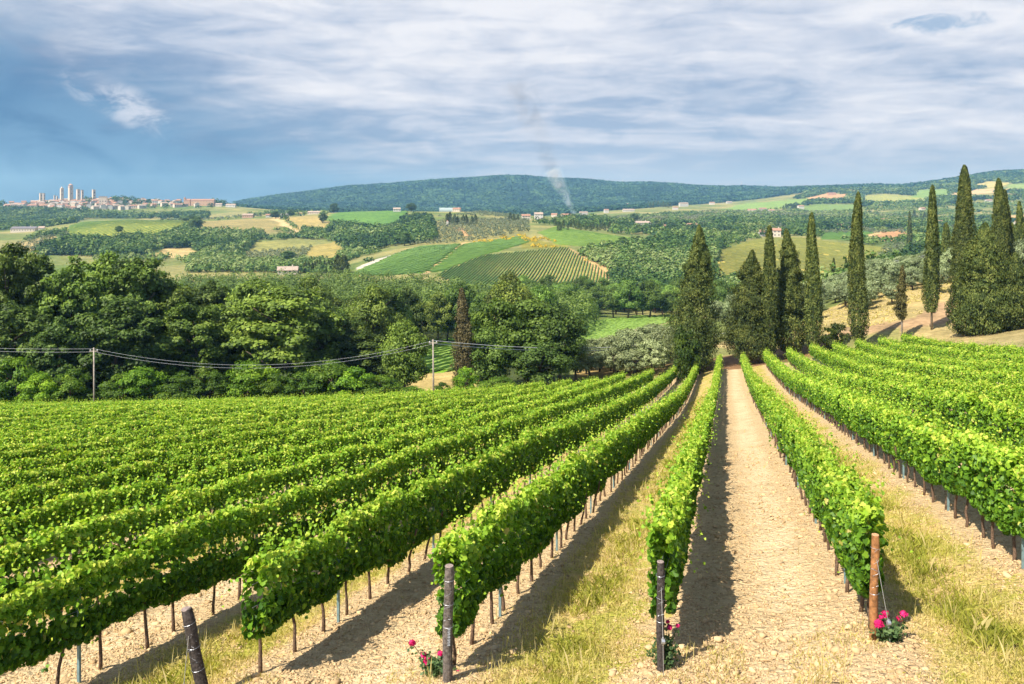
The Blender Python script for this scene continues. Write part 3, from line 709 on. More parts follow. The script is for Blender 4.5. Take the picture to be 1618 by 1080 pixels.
# ------------------------------------------------------------------ soil clods, grass
def scatter_ground():
    rng = np.random.default_rng(77)
    # clods: squashed knobbly lumps, 14 corners each
    ico = []
    ph = (1+5**.5)/2
    iv = np.array([(-1,ph,0),(1,ph,0),(-1,-ph,0),(1,-ph,0),(0,-1,ph),(0,1,ph),(0,-1,-ph),(0,1,-ph),(ph,0,-1),(ph,0,1),(-ph,0,-1),(-ph,0,1)])/1.9
    fi = np.array([(0,11,5),(0,5,1),(0,1,7),(0,7,10),(0,10,11),(1,5,9),(5,11,4),(11,10,2),(10,7,6),(7,1,8),(3,9,4),(3,4,2),(3,2,6),(3,6,8),(3,8,9),(4,9,5),(2,4,11),(6,2,10),(8,6,7),(9,8,1)])
    N = 240000
    D = np.exp(rng.uniform(math.log(8.5), math.log(34), N)); a = rng.uniform(-.75, .72, N); X = a*D
    u = X-SK*D; s = (u-U0)/PITCH; fl = np.floor(s); fr = s-fl; odd = np.abs(fl) % 2 == 1
    edge = np.minimum(fr, 1-fr)
    prob = np.where(odd, np.where(edge < .24, .5, .06), .75)*(.25+1.1*fbm(X*.9, D*.9, 55))
    ok = (rng.random(N) < prob) & (u > -22) & (u < 14)
    X, D = X[ok], D[ok]; N = len(X)
    size = .007+.017*rng.random(N)**2.0
    lump = rng.random(N) < .04; size[lump] = .018+.034*rng.random(lump.sum())**2.2
    size *= (1+.7*(fbm(X*.6, D*.6, 56)-.5))*(1+.012*(D-8))
    s = ((X-SK*D)-U0)/PITCH; hump = np.cos(2*np.pi*(s-np.floor(s)))*.05+(fbm(X*3.1, D*3.1, 3)-.5)*.10*np.clip((45-D)/20, 0, 1)
    Z = H(X, D)+hump+size*.15
    ov = np.array([(1,0,0),(-1,0,0),(0,1,0),(0,-1,0),(0,0,1),(0,0,-1)], float); of = np.array([(0,2,4),(2,1,4),(1,3,4),(3,0,4),(2,0,5),(1,2,5),(3,1,5),(0,3,5)])
    def lumps(sel, tv, tf, jit, base):
        n = sel.sum(); V = tv[None]*(1+rng.normal(size=(n, len(tv), 1))*jit)+rng.normal(size=(n, len(tv), 3))*jit*.35
        V = V*size[sel][:, None, None]*np.stack([rng.uniform(.8, 1.6, n), rng.uniform(.8, 1.5, n), rng.uniform(.45, .95, n)], 1)[:, None, :]
        ang = rng.random(n)*6.283; ca, sa = np.cos(ang)[:, None], np.sin(ang)[:, None]
        V = np.stack([V[..., 0]*ca-V[..., 1]*sa+X[sel][:, None], V[..., 0]*sa+V[..., 1]*ca+D[sel][:, None], V[..., 2]+Z[sel][:, None]], -1)
        return V.reshape(-1, 3), (tf[None]+np.arange(n)[:, None, None]*len(tv)+base).reshape(-1, 3), np.repeat(rng.random(n), len(tv))
    v1, f1, t1 = lumps(~lump, ov, of, .34, 0); v2, f2, t2 = lumps(lump, iv, fi, .30, len(v1))
    V = np.concatenate([v1, v2]); loops = np.concatenate([f1, f2]); TT = np.concatenate([t1, t2])
    m, g = new_mat('clod')
    t = g.add('ShaderNodeAttribute', {'attribute_name': 'tint'}).outputs['Fac']
    co = g.add('ShaderNodeTexCoord').outputs['Object']
    c = g.mix(t, lin(160, 132, 94), lin(206, 178, 134)); c = g.mix(g.m('MULTIPLY', g.ss(g.noise(co, 60, 3, .6), .4, .7), .5), c, lin(196, 166, 128))
    b = g.add('ShaderNodeBsdfPrincipled', None, Base_Color=c, Roughness=.95); b.inputs['Specular IOR Level'].default_value = .1
    g.add('ShaderNodeOutputMaterial', None, Surface=b.outputs[0])
    me = np_mesh('soil_clods', V, np.full(len(loops), 3), loops, m, {'tint': TT})
    tag(link('soil_clods', me), 'pale dry clods of ploughed earth lying between the vine rows', 'soil clods', kind='stuff')
    # grass blades in the grassed alleys, straw-dry at the edges
    N = 420000
    D = np.exp(rng.uniform(math.log(8.5), math.log(75), N)); a = rng.uniform(-.75, .74, N); X = a*D
    u = X-SK*D; s = (u-U0)/PITCH; fl = np.floor(s); fr = s-fl; odd = np.abs(fl) % 2 == 1
    cen = np.abs(fr-.52+.12*(vnoise(X*.7, D*.7, 60)-.5)); pat = fbm(X*1.3, D*1.3, 61)
    cen_ok = np.clip((.38-cen)/.12, 0, 1)
    prob = np.where(odd, cen_ok*(.40+1.2*np.clip((pat-.3)/.3, 0, 1))+.05, .015*(pat > .55))
    ends = (D < 11.6) & (D > 8); prob = np.where(ends, np.maximum(prob, .5*(pat > .46)*(np.minimum(fr, 1-fr) < .4)), prob)
    ok = (rng.random(N) < prob) & (u > -22) & (u < 14)
    X, D, cen, pat, odd_ = X[ok], D[ok], cen[ok], pat[ok], odd[ok]; N = len(X)
    lushness = np.clip((.24-cen)/.2, 0, 1)*odd_*np.clip((fbm(X*.55, D*.55, 62)-.25)/.25, 0, 1)
    h = (.035+.095*rng.random(N)*(.4+pat))*(.7+.9*lushness)*(1+.012*(D-8)); w = .0016+.00045*(D-4)
    th = rng.random(N)*6.283; ln = rng.normal(size=(N, 2))*.45
    Z = H(X, D)+np.cos(2*np.pi*(((X-SK*D)-U0)/PITCH % 1))*.05*(D < 60)+(fbm(X*3.1, D*3.1, 3)-.5)*.10*np.clip((45-D)/20, 0, 1)-.01
    bx, by = np.cos(th)*w, np.sin(th)*w
    p0 = np.stack([X-bx, D-by, Z], 1); p1 = np.stack([X+bx, D+by, Z], 1)
    p2 = np.stack([X+bx*.7+ln[:, 0]*h*.4, D+by*.7+ln[:, 1]*h*.4, Z+h*.6], 1); p3 = np.stack([X+ln[:, 0]*h, D+ln[:, 1]*h, Z+h], 1)
    V = np.stack([p0, p1, p2, p3], 1)
    tint = np.clip(.80-.60*lushness+rng.normal(size=N)*.16, 0, 1)
    tall = rng.random(N) < .02*(D < 40); V[tall, 2, 2] += .09+.10*rng.random(tall.sum()); V[tall, 3, 2] += .16+.16*rng.random(tall.sum()); tint[tall] = .75+.25*rng.random(tall.sum())
    me = quad_mesh('grass', V.reshape(-1, 3), tint, M['grass'])
    tag(link('grass', me), 'yellow green and straw dry grass growing in the mown alleys between vine rows', 'grass', kind='stuff')
scatter_ground()

# ------------------------------------------------------------------ rose bushes
def rose_bush(px, py, h, spread, flowers, label, seed):
    D = ground_at(px, py, 8, 30); p = at(px, D); rng = np.random.default_rng(seed)
    root = empty('rose_bush', p, label, 'rose bush', 'rose bushes at the row ends')
    st = MB(); C = []; tips = []
    fl = [(f[0], f[1]) for f in flowers]
    for k in range(12):
        a = rng.random()*6.283; r_ = spread*rng.uniform(.2, .9); hh = h*rng.uniform(.5, .9)
        pts = [(0, 0, -.03), (math.cos(a)*r_*.35, math.sin(a)*r_*.35, hh*.5), (math.cos(a)*r_, math.sin(a)*r_, hh)]
        st.tube(pts, [.007, .005, .003], 5)
        for q_ in np.linspace(.12, 1, 15):
            c = Vector(pts[0]).lerp(Vector(pts[1]), min(1, q_*2)) if q_ < .5 else Vector(pts[1]).lerp(Vector(pts[2]), q_*2-1)
            for j in range(5): C.append(np.array(c)+rng.normal(size=3)*.045)
    sc = D/F
    fm = MB()
    for (fx, fy, fr_) in flowers:
        fr_ *= 1.25
        pos = Vector(((fx-px)*sc, rng.normal()*.04, (py-fy)*sc)); tips.append((pos, fr_))
        st.tube([(0, 0, .02), (pos.x*.5, pos.y*.3, pos.z*.55), pos], [.006, .005, .004], 5)
        for q_ in np.linspace(.3, .9, 7):
            c = Vector((pos.x*q_, pos.y*q_, pos.z*q_*1.02))
            for j in range(3): C.append(np.array(c)+rng.normal(size=3)*.035)
    link('stem', st.mesh('stem', M['rose_leaf']), root)
    C = np.array(C); v = leaf_quads(C, rng.normal(size=C.shape)+np.array([0, -.3, .8]), rng.uniform(.035, .07, len(C)), rng, .8, .1)
    link('foliage', quad_mesh('foliage', v, np.clip(rng.random(len(C)), 0, 1), M['rose_leaf']), root)
    for pos, fr_ in tips:
        n = 34; k = np.arange(n); el = np.arccos(1-1.35*(k+.5)/n); azm = k*2.4
        d = np.stack([np.sin(el)*np.cos(azm), np.sin(el)*np.sin(azm), np.cos(el)], 1)
        c = d*fr_*(.62+.2*rng.random((n, 1))); c[:, 2] *= .8
        v = leaf_quads(c, d+rng.normal(size=(n, 3))*.3, np.full(n, fr_*1.0), rng, 1.0, -.18)
        link('flower', quad_mesh('flower', v, np.clip(.3+.5*rng.random(n), 0, 1), M['petal']), root, pos)
rose_bush(688, 1070, .36, .26, [(651,1017,.045),(669,1036,.038),(676,1041,.05),(695,1034,.036),(709,1061,.034),(724,1062,.036)], 'rose bush with six bright pink blooms at foot of the grey post', 5)
rose_bush(1050, 1056, .42, .20, [(1054,979,.026),(1057,989,.036),(1072,991,.028)], 'thin rose bush with small crimson blooms at the foot of the black post', 6)
rose_bush(1404, 1016, .30, .22, [(1386,983,.058),(1401,973,.05),(1425,967,.046),(1423,979,.042),(1391,973,.03)], 'rose bush with pink and red blooms right of the orange brown post', 7)

# ------------------------------------------------------------------ trees near enough to tell apart
def limb_mesh(name, h, r0, rng, crown_lo, spread, mat, nl=7):
    b = MB(); pts = [(0, 0, -.6)]; x = y = 0
    for k in range(1, 6):
        x += rng.normal()*.02*h; y += rng.normal()*.02*h; pts.append((x, y, h*.78*k/5))
    rad = [r0*1.25, r0, r0*.8, r0*.6, r0*.4, r0*.18]
    b.tube(pts, rad, 8)
    for k in range(nl):
        f = rng.uniform(crown_lo, .7); i = min(4, int(f/.78*5)); p = Vector(pts[i]).lerp(Vector(pts[i+1]), f/.78*5-i)
        a = k*2.4+rng.normal()*.3; L = spread*rng.uniform(.6, .95)
        q_ = p+Vector((math.cos(a)*L*.5, math.sin(a)*L*.5, L*.35)); e = p+Vector((math.cos(a)*L, math.sin(a)*L, L*rng.uniform(.5, .9)))
        b.tube([p, q_, e], [r0*.42, r0*.28, r0*.08], 6)
    return b.mesh(name, mat, True)
def crown_mesh(name, h, R_, lo, seed, nclump, nleaf, ls, mat, squash=1.0, shape='round', hang=0.0, cs=1.0):
    """crown of leaf clumps: boughs set on an uneven shell, leaves on each bough"""
    rng = np.random.default_rng(seed)
    zc = h*(lo+1)/2; hz = h*(1-lo)/2
    k = np.arange(nclump); cz = 1-2*(k+.5)/nclump; a = k*2.39996+rng.normal(size=nclump)*.35
    cz = np.clip(cz+rng.normal(size=nclump)*.1, -.92, 1)
    if shape == 'round': rad = np.sqrt(np.clip(1-cz*cz, 0, 1))**.8
    elif shape == 'cone': rad = np.clip((1-cz)/2, .06, 1)**.75
    else: rad = np.sqrt(np.clip(1-cz*cz, 0, 1))
    sh = .62+.42*rng.random(nclump)
    cc = np.stack([np.cos(a)*rad*R_*sh*.85, np.sin(a)*rad*R_*sh*.85, zc+cz*hz*(.75+.2*rng.random(nclump))], 1)
    inner = rng.random(nclump) < .22; cc[inner, :2] *= .45
    cr = R_*(.22+.20*rng.random(nclump))*cs
    per = rng.multinomial(nleaf, cr**2/np.sum(cr**2)); idx = np.repeat(np.arange(nclump), per)
    d = rng.normal(size=(nleaf, 3)); d /= np.linalg.norm(d, axis=1, keepdims=True)
    d[:, 2] = np.where(d[:, 2] < -.35, -d[:, 2]*.6, d[:, 2]); rr = .55+.5*rng.random((nleaf, 1))
    rr *= (.72+.56*vnoise(d[:, 0]*2.2+idx*3.1, d[:, 1]*2.2+d[:, 2]*1.7+idx, seed))[:, None]
    c = cc[idx]+d*cr[idx][:, None]*rr*np.array([1, 1, .78*squash])
    c[:, 2] -= hang*rng.random(nleaf)*(1-d[:, 2])
    out = c-np.array([0, 0, zc]); out /= np.maximum(np.linalg.norm(out, axis=1, keepdims=True), 1e-6)
    n = d*.75+out*.35+np.array([0, 0, .35])+rng.normal(size=(nleaf, 3))*.45
    s = ls*(.65+.7*rng.random(nleaf))
    v = leaf_quads(c, n, s, rng, .85, .12)
    tc = rng.normal(size=nclump)*.13
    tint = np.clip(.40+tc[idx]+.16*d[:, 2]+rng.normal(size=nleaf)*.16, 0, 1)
    return quad_mesh(name, v, tint, mat)
def cypress_mesh(name, h, R_, lo, seed, nleaf, mat, ragged=0.0, ls=.30, tip=.85):
    rng = np.random.default_rng(seed)
    t = rng.random(nleaf)**.85
    prof = np.minimum(1, (t/.13)**.5*.6+.4)*np.minimum(1, 1.14*np.clip(1-t, 0, 1)**tip)
    a = rng.random(nleaf)*6.283
    lob = 1+.14*np.sin(a*3+seed+t*5)+.12*np.sin(a*5+t*19+seed)
    if ragged:
        z_ = t*h; lob *= 1+ragged*(vnoise(a*2.2+seed, z_*1.05, seed+3)-.5)*2.0
        lob *= 1+ragged*.5*(vnoise(a*3+seed, z_*.4, seed+4)-.5)*2
    r = R_*prof*lob*(1-.42*rng.random(nleaf)**1.8)
    z = h*(lo+(1-lo)*t)
    if ragged: z = z-.12*r*ragged*2
    if ragged > .2:
        core = rng.random(nleaf) < .42; c_t, c_a, c_r, c_z = t.copy(), a.copy(), r*.80, z.copy()
        nb = int(h*9.5); bt = rng.random(nb)**.95; ba = rng.random(nb)*6.283; bi = rng.integers(0, nb, nleaf)
        bp = np.minimum(1, (bt/.13)**.5*.6+.4)*np.minimum(1, 1.14*np.clip(1-bt, 0, 1)**tip)*R_*(.48+.72*rng.random(nb))+.15
        qq = .25+.75*rng.random(nleaf)**.8; t = bt[bi]; L_ = bp[bi]; wv = L_*(.06+.16*qq*(1.1-qq))+.06
        a = ba[bi]+rng.normal(size=nleaf)*.18; r = L_*qq+rng.normal(size=nleaf)*wv*.5; z = h*(lo+(1-lo)*.93*t)+L_*qq*.42+rng.normal(size=nleaf)*wv
        t = np.where(core, c_t, t); a = np.where(core, c_a, a); r = np.where(core, c_r, r); z = np.where(core, c_z, z)
    bend = np.sin(t*2.6+seed)*.16*R_*t+np.sin(t*7+seed*2)*.05*R_
    c = np.stack([np.cos(a)*r+bend, np.sin(a)*r, z], 1)+rng.normal(size=(nleaf, 3))*.05
    out = np.stack([np.cos(a), np.sin(a), np.zeros(nleaf)], 1)
    n = out+np.array([0, 0, .25])+rng.normal(size=(nleaf, 3))*.5
    td = out*(.35+.9*ragged)+np.array([0, 0, 1.0-.5*ragged])
    v = leaf_quads(c, n, ls*(.7+.7*rng.random(nleaf)), rng, .42, .1, td, .8)
    tint = np.clip(.44+.38*(vnoise(a*4, z*1.9, seed+9)-.5)*2+.08*t+rng.normal(size=nleaf)*.16, 0, 1)
    brown = (vnoise(a*2.2+seed, z*.55, seed+21) > .80) & (rng.random(nleaf) < .5); tint[brown] = .95
    return quad_mesh(name, v, tint, mat)
def pole_trunk(name, h, r, mat):
    return tube_mesh(name, [(0, 0, -.5), (.03, 0, h*.3), (0, .03, h*.65), (0, 0, h)], [r*1.2, r, r*.7, r*.2], mat, 8)

# cypresses, one by one: centre px, top y, base y, half width px, distance, ragged, label, bare trunk share
CYP = [
 (1100, 356, 566, 31, 107, .30, 'tall ragged dark cypress with broad skirt, leftmost of the dark cypress group', .04, 'cypress', 'c'),
 (1183, 396, 556, 31, 107, .34, 'ragged conical cypress between the broad left one and the slim spires', .06, 'cypress', 'c'),
 (1215, 357, 556, 14, 105.5, .06, 'slim dark cypress spire overlapping the ragged cone to its left', .06, 'cypress', 's'),
 (1247, 362, 548, 23, 108, .34, 'ragged open cypress with thin top between two slim spires', .05, 'cypress', 'c'),
 (1285, 337, 540, 13.5, 105.5, .05, 'slim cypress spire with narrow tip, right end of the dark group', .05, 'cypress', 's'),
 (1356, 304, 527, 14, 106, .04, 'tall slim cypress standing alone on the dry bank with short pale trunk', .055, 'cypress', 's'),
 (1425, 420, 513, 9, 107.5, .22, 'small brownish young cypress on a thin bare stem among the olives', .27, 'dry_mix', 'c'),
 (1472, 293, 500, 11.5, 109, .04, 'narrow cypress spire with long whitish bare trunk on the bank', .12, 'cypress', 's'),
 (1522, 261, 470, 18, 124, .08, 'tallest cypress, a thick spire rising highest against the sky', .03, 'cypress', 's'),
 (1579, 282, 455, 15, 125, .12, 'pointed cypress behind the big bushy one near the right edge', .03, 'cypress', 's'),
 (1590, 300, 455, 12, 127, .12, 'second tip of the pair of cypresses near the right edge', .03, 'cypress', 's'),
 (1560, 352, 546, 40, 99, .22, 'huge broad bushy cypress at the corner of the right vineyard', .01, 'cypress', 'c'),
 (1530, 398, 540, 26, 101, .2, 'shorter bushy cypress leaning into the left side of the huge broad one', .01, 'cypress', 's'),
 (1600, 400, 548, 30, 98, .25, 'bushy cypress cut by the right edge of the picture', .01, 'cypress', 'c'),
 (1494, 352, 416, 9, 172, .12, 'small distant dark cypress right of the narrow spire with whitish trunk', .03, 'cypress', 's'),
 (1508, 362, 418, 8, 176, .12, 'small distant dark cypress close left of the tallest spire', .03, 'cypress', 's'),
 (1612, 318, 400, 8, 165, .12, 'dark cypress tip at the far right edge', .03, 'cypress', 's'),
 (1600, 352, 410, 9, 160, .12, 'small dark cypress behind the bushy one at the right edge', .03, 'cypress', 's'),
 (1317, 408, 470, 7, 260, .15, 'small dark conical cypress below the tan vineyard between two spires', .05, 'cypress', 'c'),
 (1336, 408, 465, 7, 265, .15, 'small dark cypress just left of the lone slim spire', .05, 'cypress', 'c'),
 (1379, 396, 440, 4.5, 300, .15, 'tiny cypress right of the lone slim spire, beyond the olives', .05, 'cypress', 's'),
 (1437, 334, 376, 4, 640, .1, 'thin dark cypress in front of the red earth slope', .03, 'cypress', 's'),
 (732, 455, 600, 19, 105, .30, 'brown half-dead cypress beside the round dark tree cluster', .02, 'dry', 's'),
]
def build_cypresses():
    for k, (px, yt, yb, hw, D, rag, lb, lo, matn, kind) in enumerate(CYP):
        if kind == 'c' and hw > 15: hw *= 1.5 if px < 1300 else 1.3
        x = (px-809)/F*D; z = float(H(x, D)); ztop = CZ-(yt-325)*D/F; h = ztop-z; R_ = hw*D/F
        root = empty('cypress_tree', (x, D, z), lb, 'cypress', 'cypress trees')
        m = {'cypress': M['cypress'], 'dry': M['dry_cypress'], 'dry_mix': M['dry_cypress']}[matn]
        area = h*R_*6; lsz = .26 if D < 130 else .26*D/130
        n = int(min(48000, max(700, area/(lsz*lsz*.42)*(3.4 if rag < .18 else 4.2))))
        link('crown', cypress_mesh('crown', h, R_, lo, 300+k, n, m, rag, lsz, .52 if kind == 's' else .72), root)
        if matn == 'dry_mix': root.children[0].color = (.75, .8, .6, 1)
        link('trunk', pole_trunk('trunk', h*.9, max(.12, R_*.13), M['pale_bark'] if lo > .045 else M['bark']), root)
        COLL_TREES.append((x, D, R_))
COLL_TREES = []
build_cypresses()

def bank(n, **kw): return [kw['f'](i) for i in range(n)]
OAK = []; ACA = []; OLV = []; BUSH = []
for k in range(5):
    r = np.random.default_rng(60+k)
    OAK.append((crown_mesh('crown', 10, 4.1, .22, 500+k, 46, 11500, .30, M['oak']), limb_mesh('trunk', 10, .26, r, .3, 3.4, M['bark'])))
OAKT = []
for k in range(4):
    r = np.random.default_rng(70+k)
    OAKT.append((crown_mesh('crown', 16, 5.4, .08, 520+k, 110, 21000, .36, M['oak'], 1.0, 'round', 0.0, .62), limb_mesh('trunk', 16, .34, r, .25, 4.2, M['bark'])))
for k in range(3):
    r = np.random.default_rng(80+k)
    ACA.append((crown_mesh('crown', 6, 3.0, .10, 540+k, 34, 8500, .22, M['acacia'], .8), limb_mesh('trunk', 6, .14, r, .25, 2.3, M['bark'])))
for k in range(4):
    r = np.random.default_rng(90+k)
    OLV.append((crown_mesh('crown', 4.2, 2.3, .20, 570+k, 30, 4200, .20, M['olive'], .9), limb_mesh('trunk', 4.2, .15, r, .25, 1.7, M['bark'])))
for k in range(2):
    r = np.random.default_rng(95+k)
    BUSH.append((crown_mesh('foliage', 2.6, 1.9, .0, 590+k, 26, 4200, .18, M['acacia'], .9), limb_mesh('stem', 2.6, .06, r, .15, 1.3, M['bark'])))
def plant(name, protos, x, y, sc, sz, label, cat, group, rng, col=(1, 1, 1, 1), k=None, dz=0.0):
    cm, tm = protos[int(rng.integers(len(protos))) if k is None else k]
    root = empty(name, (x, y, float(H(x, y))+dz), label, cat, group, rng.random()*6.283)
    root.scale = (sc, sc, sz)
    o = link(cm.name.split('.')[0], cm, root); o.color = col
    o2 = link(tm.name.split('.')[0], tm, root)
    return root
def by_px(px, yt, D, wpx, name, protos, hh, rr, label, cat, group, rng, col=(1, 1, 1, 1), k=None):
    x = (px-809)/F*D; z = float(H(x, D)); h = CZ-(yt-325)*D/F-z; w = wpx*D/F/2
    return plant(name, protos, x, D, w/rr, h/hh, label, cat, group, rng, col, k)
def near_woods():
    rng = np.random.default_rng(11)
    dk, md, yl = (.95, .98, .85, 1), (1.35, 1.3, 1.0, 1), (1.75, 1.75, 1.0, 1)
    big = [ # px, top, D, width, kind, tint, label
     (-70,400,108,120,'o',dk,'dark oak cut by the left edge of the wood'),
     (12,374,106,84,'o',md,'tall oak at the far left, its crown rising above all the wood'),
     (62,392,112,80,'o',dk,'oak just right of the tall far-left one'),
     (118,402,108,96,'o',md,'broad oak above and left of the left power pole'),
     (168,398,116,90,'o',md,'oak directly behind the left power pole'),
     (215,398,112,104,'o',dk,'tall dark oak right of the left power pole'),
     (20,470,99,100,'o',dk,'lower dark oak at the wood edge at far left'),
     (95,498,98,76,'o',dk,'low rounded oak at the wood edge left of the left power pole'),
     (185,470,102,110,'o',dk,'dense dark oak at the wood edge right of the left power pole'),
     (262,438,114,96,'o',md,'olive-green oak in the left wood between the tall dark one and the big round one'),
     (300,470,108,90,'o',md,'bushy oak low at the wood edge left of the big round crowned tree'),
     (335,442,124,90,'o',dk,'oak behind the wood edge left of the big round crowned tree'),
     (390,446,118,90,'o',md,'oak with lit top touching the big round crowned tree on its left'),
     (455,448,107,140,'o',(1.35,1.25,.95,1),'big round crowned oak with olive-grey leaves above the sagging cables'),
     (520,480,118,86,'o',dk,'dark oak right of the big round crowned one'),
     (575,520,112,80,'o',dk,'small dark oak left of the slender tree by the right power pole'),
     (640,510,100,74,'o',(1.3,1.3,.95,1),'slender oak just left of the right power pole'),
     (788,468,110,96,'o',(1.1,1.2,.8,1),'bright-topped tree beside the brown half-dead cypress'),
     (835,478,112,120,'o',dk,'broad dark tree in the middle of the round cluster right of the brown cypress'),
     (884,490,110,86,'o',dk,'dark tree at the right end of the round cluster'),
     (770,520,106,80,'o',dk,'low dark tree filling the foot of the round cluster'),
     (850,535,107,100,'o',dk,'low dark tree at the front of the round cluster by the vine tops'),
    ]
    for i, (px, yt, D, w, k_, c, lb) in enumerate(big):
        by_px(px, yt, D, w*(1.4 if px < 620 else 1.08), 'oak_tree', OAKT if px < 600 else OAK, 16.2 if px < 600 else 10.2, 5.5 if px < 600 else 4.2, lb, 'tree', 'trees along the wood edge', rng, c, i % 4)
    low = [(-30,570,93,90,md),(30,560,94,80,md),(60,590,92,60,yl),(110,585,93,64,md),(190,588,92,60,md),(225,580,93,80,yl),(285,590,92,70,md),(330,584,93,66,dk),(395,572,93,84,yl),(440,592,92,60,md),(478,586,93,70,dk),(525,570,94,80,md),(560,580,93,80,yl),(600,592,93,64,md),(650,610,93,46,dk),(700,604,95,30,dk),(735,578,93.5,40,yl),(785,596,92,60,dk)]
    lbs = ['left of the left power pole','right of the left power pole','under the sagging cables','between the two power poles']
    for i, (px, yt, D, w, c) in enumerate(low):
        lb = '%s green acacia shrub at the wood edge, %s in the line from the left' % ('bright yellow' if c is yl else 'fresh' if c is md else 'dark', ORD[i] if i else 'first')
        by_px(px, yt, D, w, 'acacia_shrub', ACA, 6.1, 3.0, lb, 'shrub', 'shrubs along the wood edge', rng, c, i % 3)
    by_px(1086, 524, 101, 54, 'leafy_bush', BUSH, 2.7, 2.0, 'fresh dark green bush at the foot of the broad ragged cypress, above the row ends', 'bush', None, rng, (.9, .8, .9, 1), 0)
    by_px(1320, 510, 104, 46, 'leafy_bush', BUSH, 2.7, 2.0, 'low dark bush on the bank between the slim spire and the lone cypress', 'bush', None, rng, (.6, .5, .6, 1), 1)
    by_px(1392, 505, 130, 30, 'leafy_bush', BUSH, 2.7, 2.0, 'grey-green bush beside the young brownish cypress', 'bush', None, rng, (.7, .5, 1, 1), 1)
    # wood behind: each tree by itself as far as one can tell them apart, the rest as one mass
    pts = []
    tries = 0
    cell = {}
    while tries < 26000:
        tries += 1
        D = math.sqrt(rng.uniform(104**2, 470**2)); px = rng.uniform(-160, 930)
        lo = np.interp(px, [-160, 330, 480, 600, 660, 740, 800, 900, 930], [112, 112, 124, 140, 215, 220, 160, 225, 260])
        hi = np.interp(px, [-160, 300, 500, 700, 800, 930], [470, 470, 460, 420, 350, 330])
        if not (lo < D < hi): continue
        x = (px-809)/F*D; key = (int(x//6), int(D//6)); bad = False
        for a in (-1, 0, 1):
            for b in (-1, 0, 1):
                for (qx, qy) in cell.get((key[0]+a, key[1]+b), []):
                    if (qx-x)**2+(qy-D)**2 < 30: bad = True
        if bad: continue
        cell.setdefault(key, []).append((x, D)); pts.append((x, D))
    pts.sort(key=lambda p: p[1])
    for (x, D) in pts[:278]:
        sc = rng.uniform(.8, 1.3); c = rng.uniform(.75, 1.6); w = rng.uniform(.85, 1.2)
        plant('oak_tree', OAK, x, D, sc, sc*rng.uniform(1.05, 1.4), 'green oak deep in the dense wood between the vineyard and the fields', 'tree', 'trees of the dense wood', rng, (c*w, c, c*.85, 1))
    return pts[278:]
FAR_WOOD = near_woods()

# olives on the slope, trees of the hollow
def groves():
    rng = np.random.default_rng(23)
    def block(poly, d0, d1, step, jit, protos, name, sc, label, cat, group, col, hh):
        xs = np.arange(-80, 190, step); n = 0
        for x0 in xs:
            for y0 in np.arange(d0, d1, step):
                x = x0+rng.normal()*jit+(y0*.2712); y = y0+rng.normal()*jit
                px = 809+F*x/y; py = 325-(float(H(x, y))-CZ)*F/y
                if not inpoly(np.array([px]), np.array([py]), poly)[0]: continue
                if any((x-a)**2+(y-b)**2 < (r+1.2)**2 for a, b, r in COLL_TREES): continue
                s = sc*rng.uniform(.8, 1.2); c = rng.uniform(.85, 1.15)
                plant(name, protos, x, y, s, s*rng.uniform(.9, 1.15), label, cat, group, rng, (col[0]*c, col[1]*c, col[2]*c, 1)); n += 1
        return n
    block([(905,606),(1064,592),(1064,543),(1005,552),(930,584)], 113, 170, 3.5, .7, OLV, 'olive_tree', 1.0, 'silvery olive tree in the dense block left of the dark cypress group', 'olive tree', 'olives left of the cypress group', (1.15, 1.15, .95), 4)
    block([(1240,520),(1330,500),(1440,478),(1560,440),(1760,420),(1760,396),(1618,398),(1500,420),(1400,438),(1300,468),(1230,492),(1130,500),(1130,535)], 116, 240, 6.4, 1.2, OLV, 'olive_tree', 1.05, 'grey-green olive tree on the dry slope behind the cypresses', 'olive tree', 'olives on the dry right slope', (1.1, 1.15, 1.0), 4)
    # hollow behind the centre: mixed trees
    pts = []
    for t in range(4000):
        D = rng.uniform(305, 385); px = rng.uniform(790, 1180)
        x = (px-809)/F*D
        if all((x-a)**2+(D-b)**2 > 52 for a, b in pts): pts.append((x, D))
        if len(pts) >= 60: break
    for x, D in pts:
        s = rng.uniform(.8, 1.35); c = rng.uniform(.9, 1.7)
        plant('oak_tree', OAK, x, D, s, s*rng.uniform(.9, 1.2), 'leafy tree in the hollow beyond the small green field right of centre', 'tree', 'trees in the hollow', rng, (c, c*1.06, c*1.0, 1))
groves()

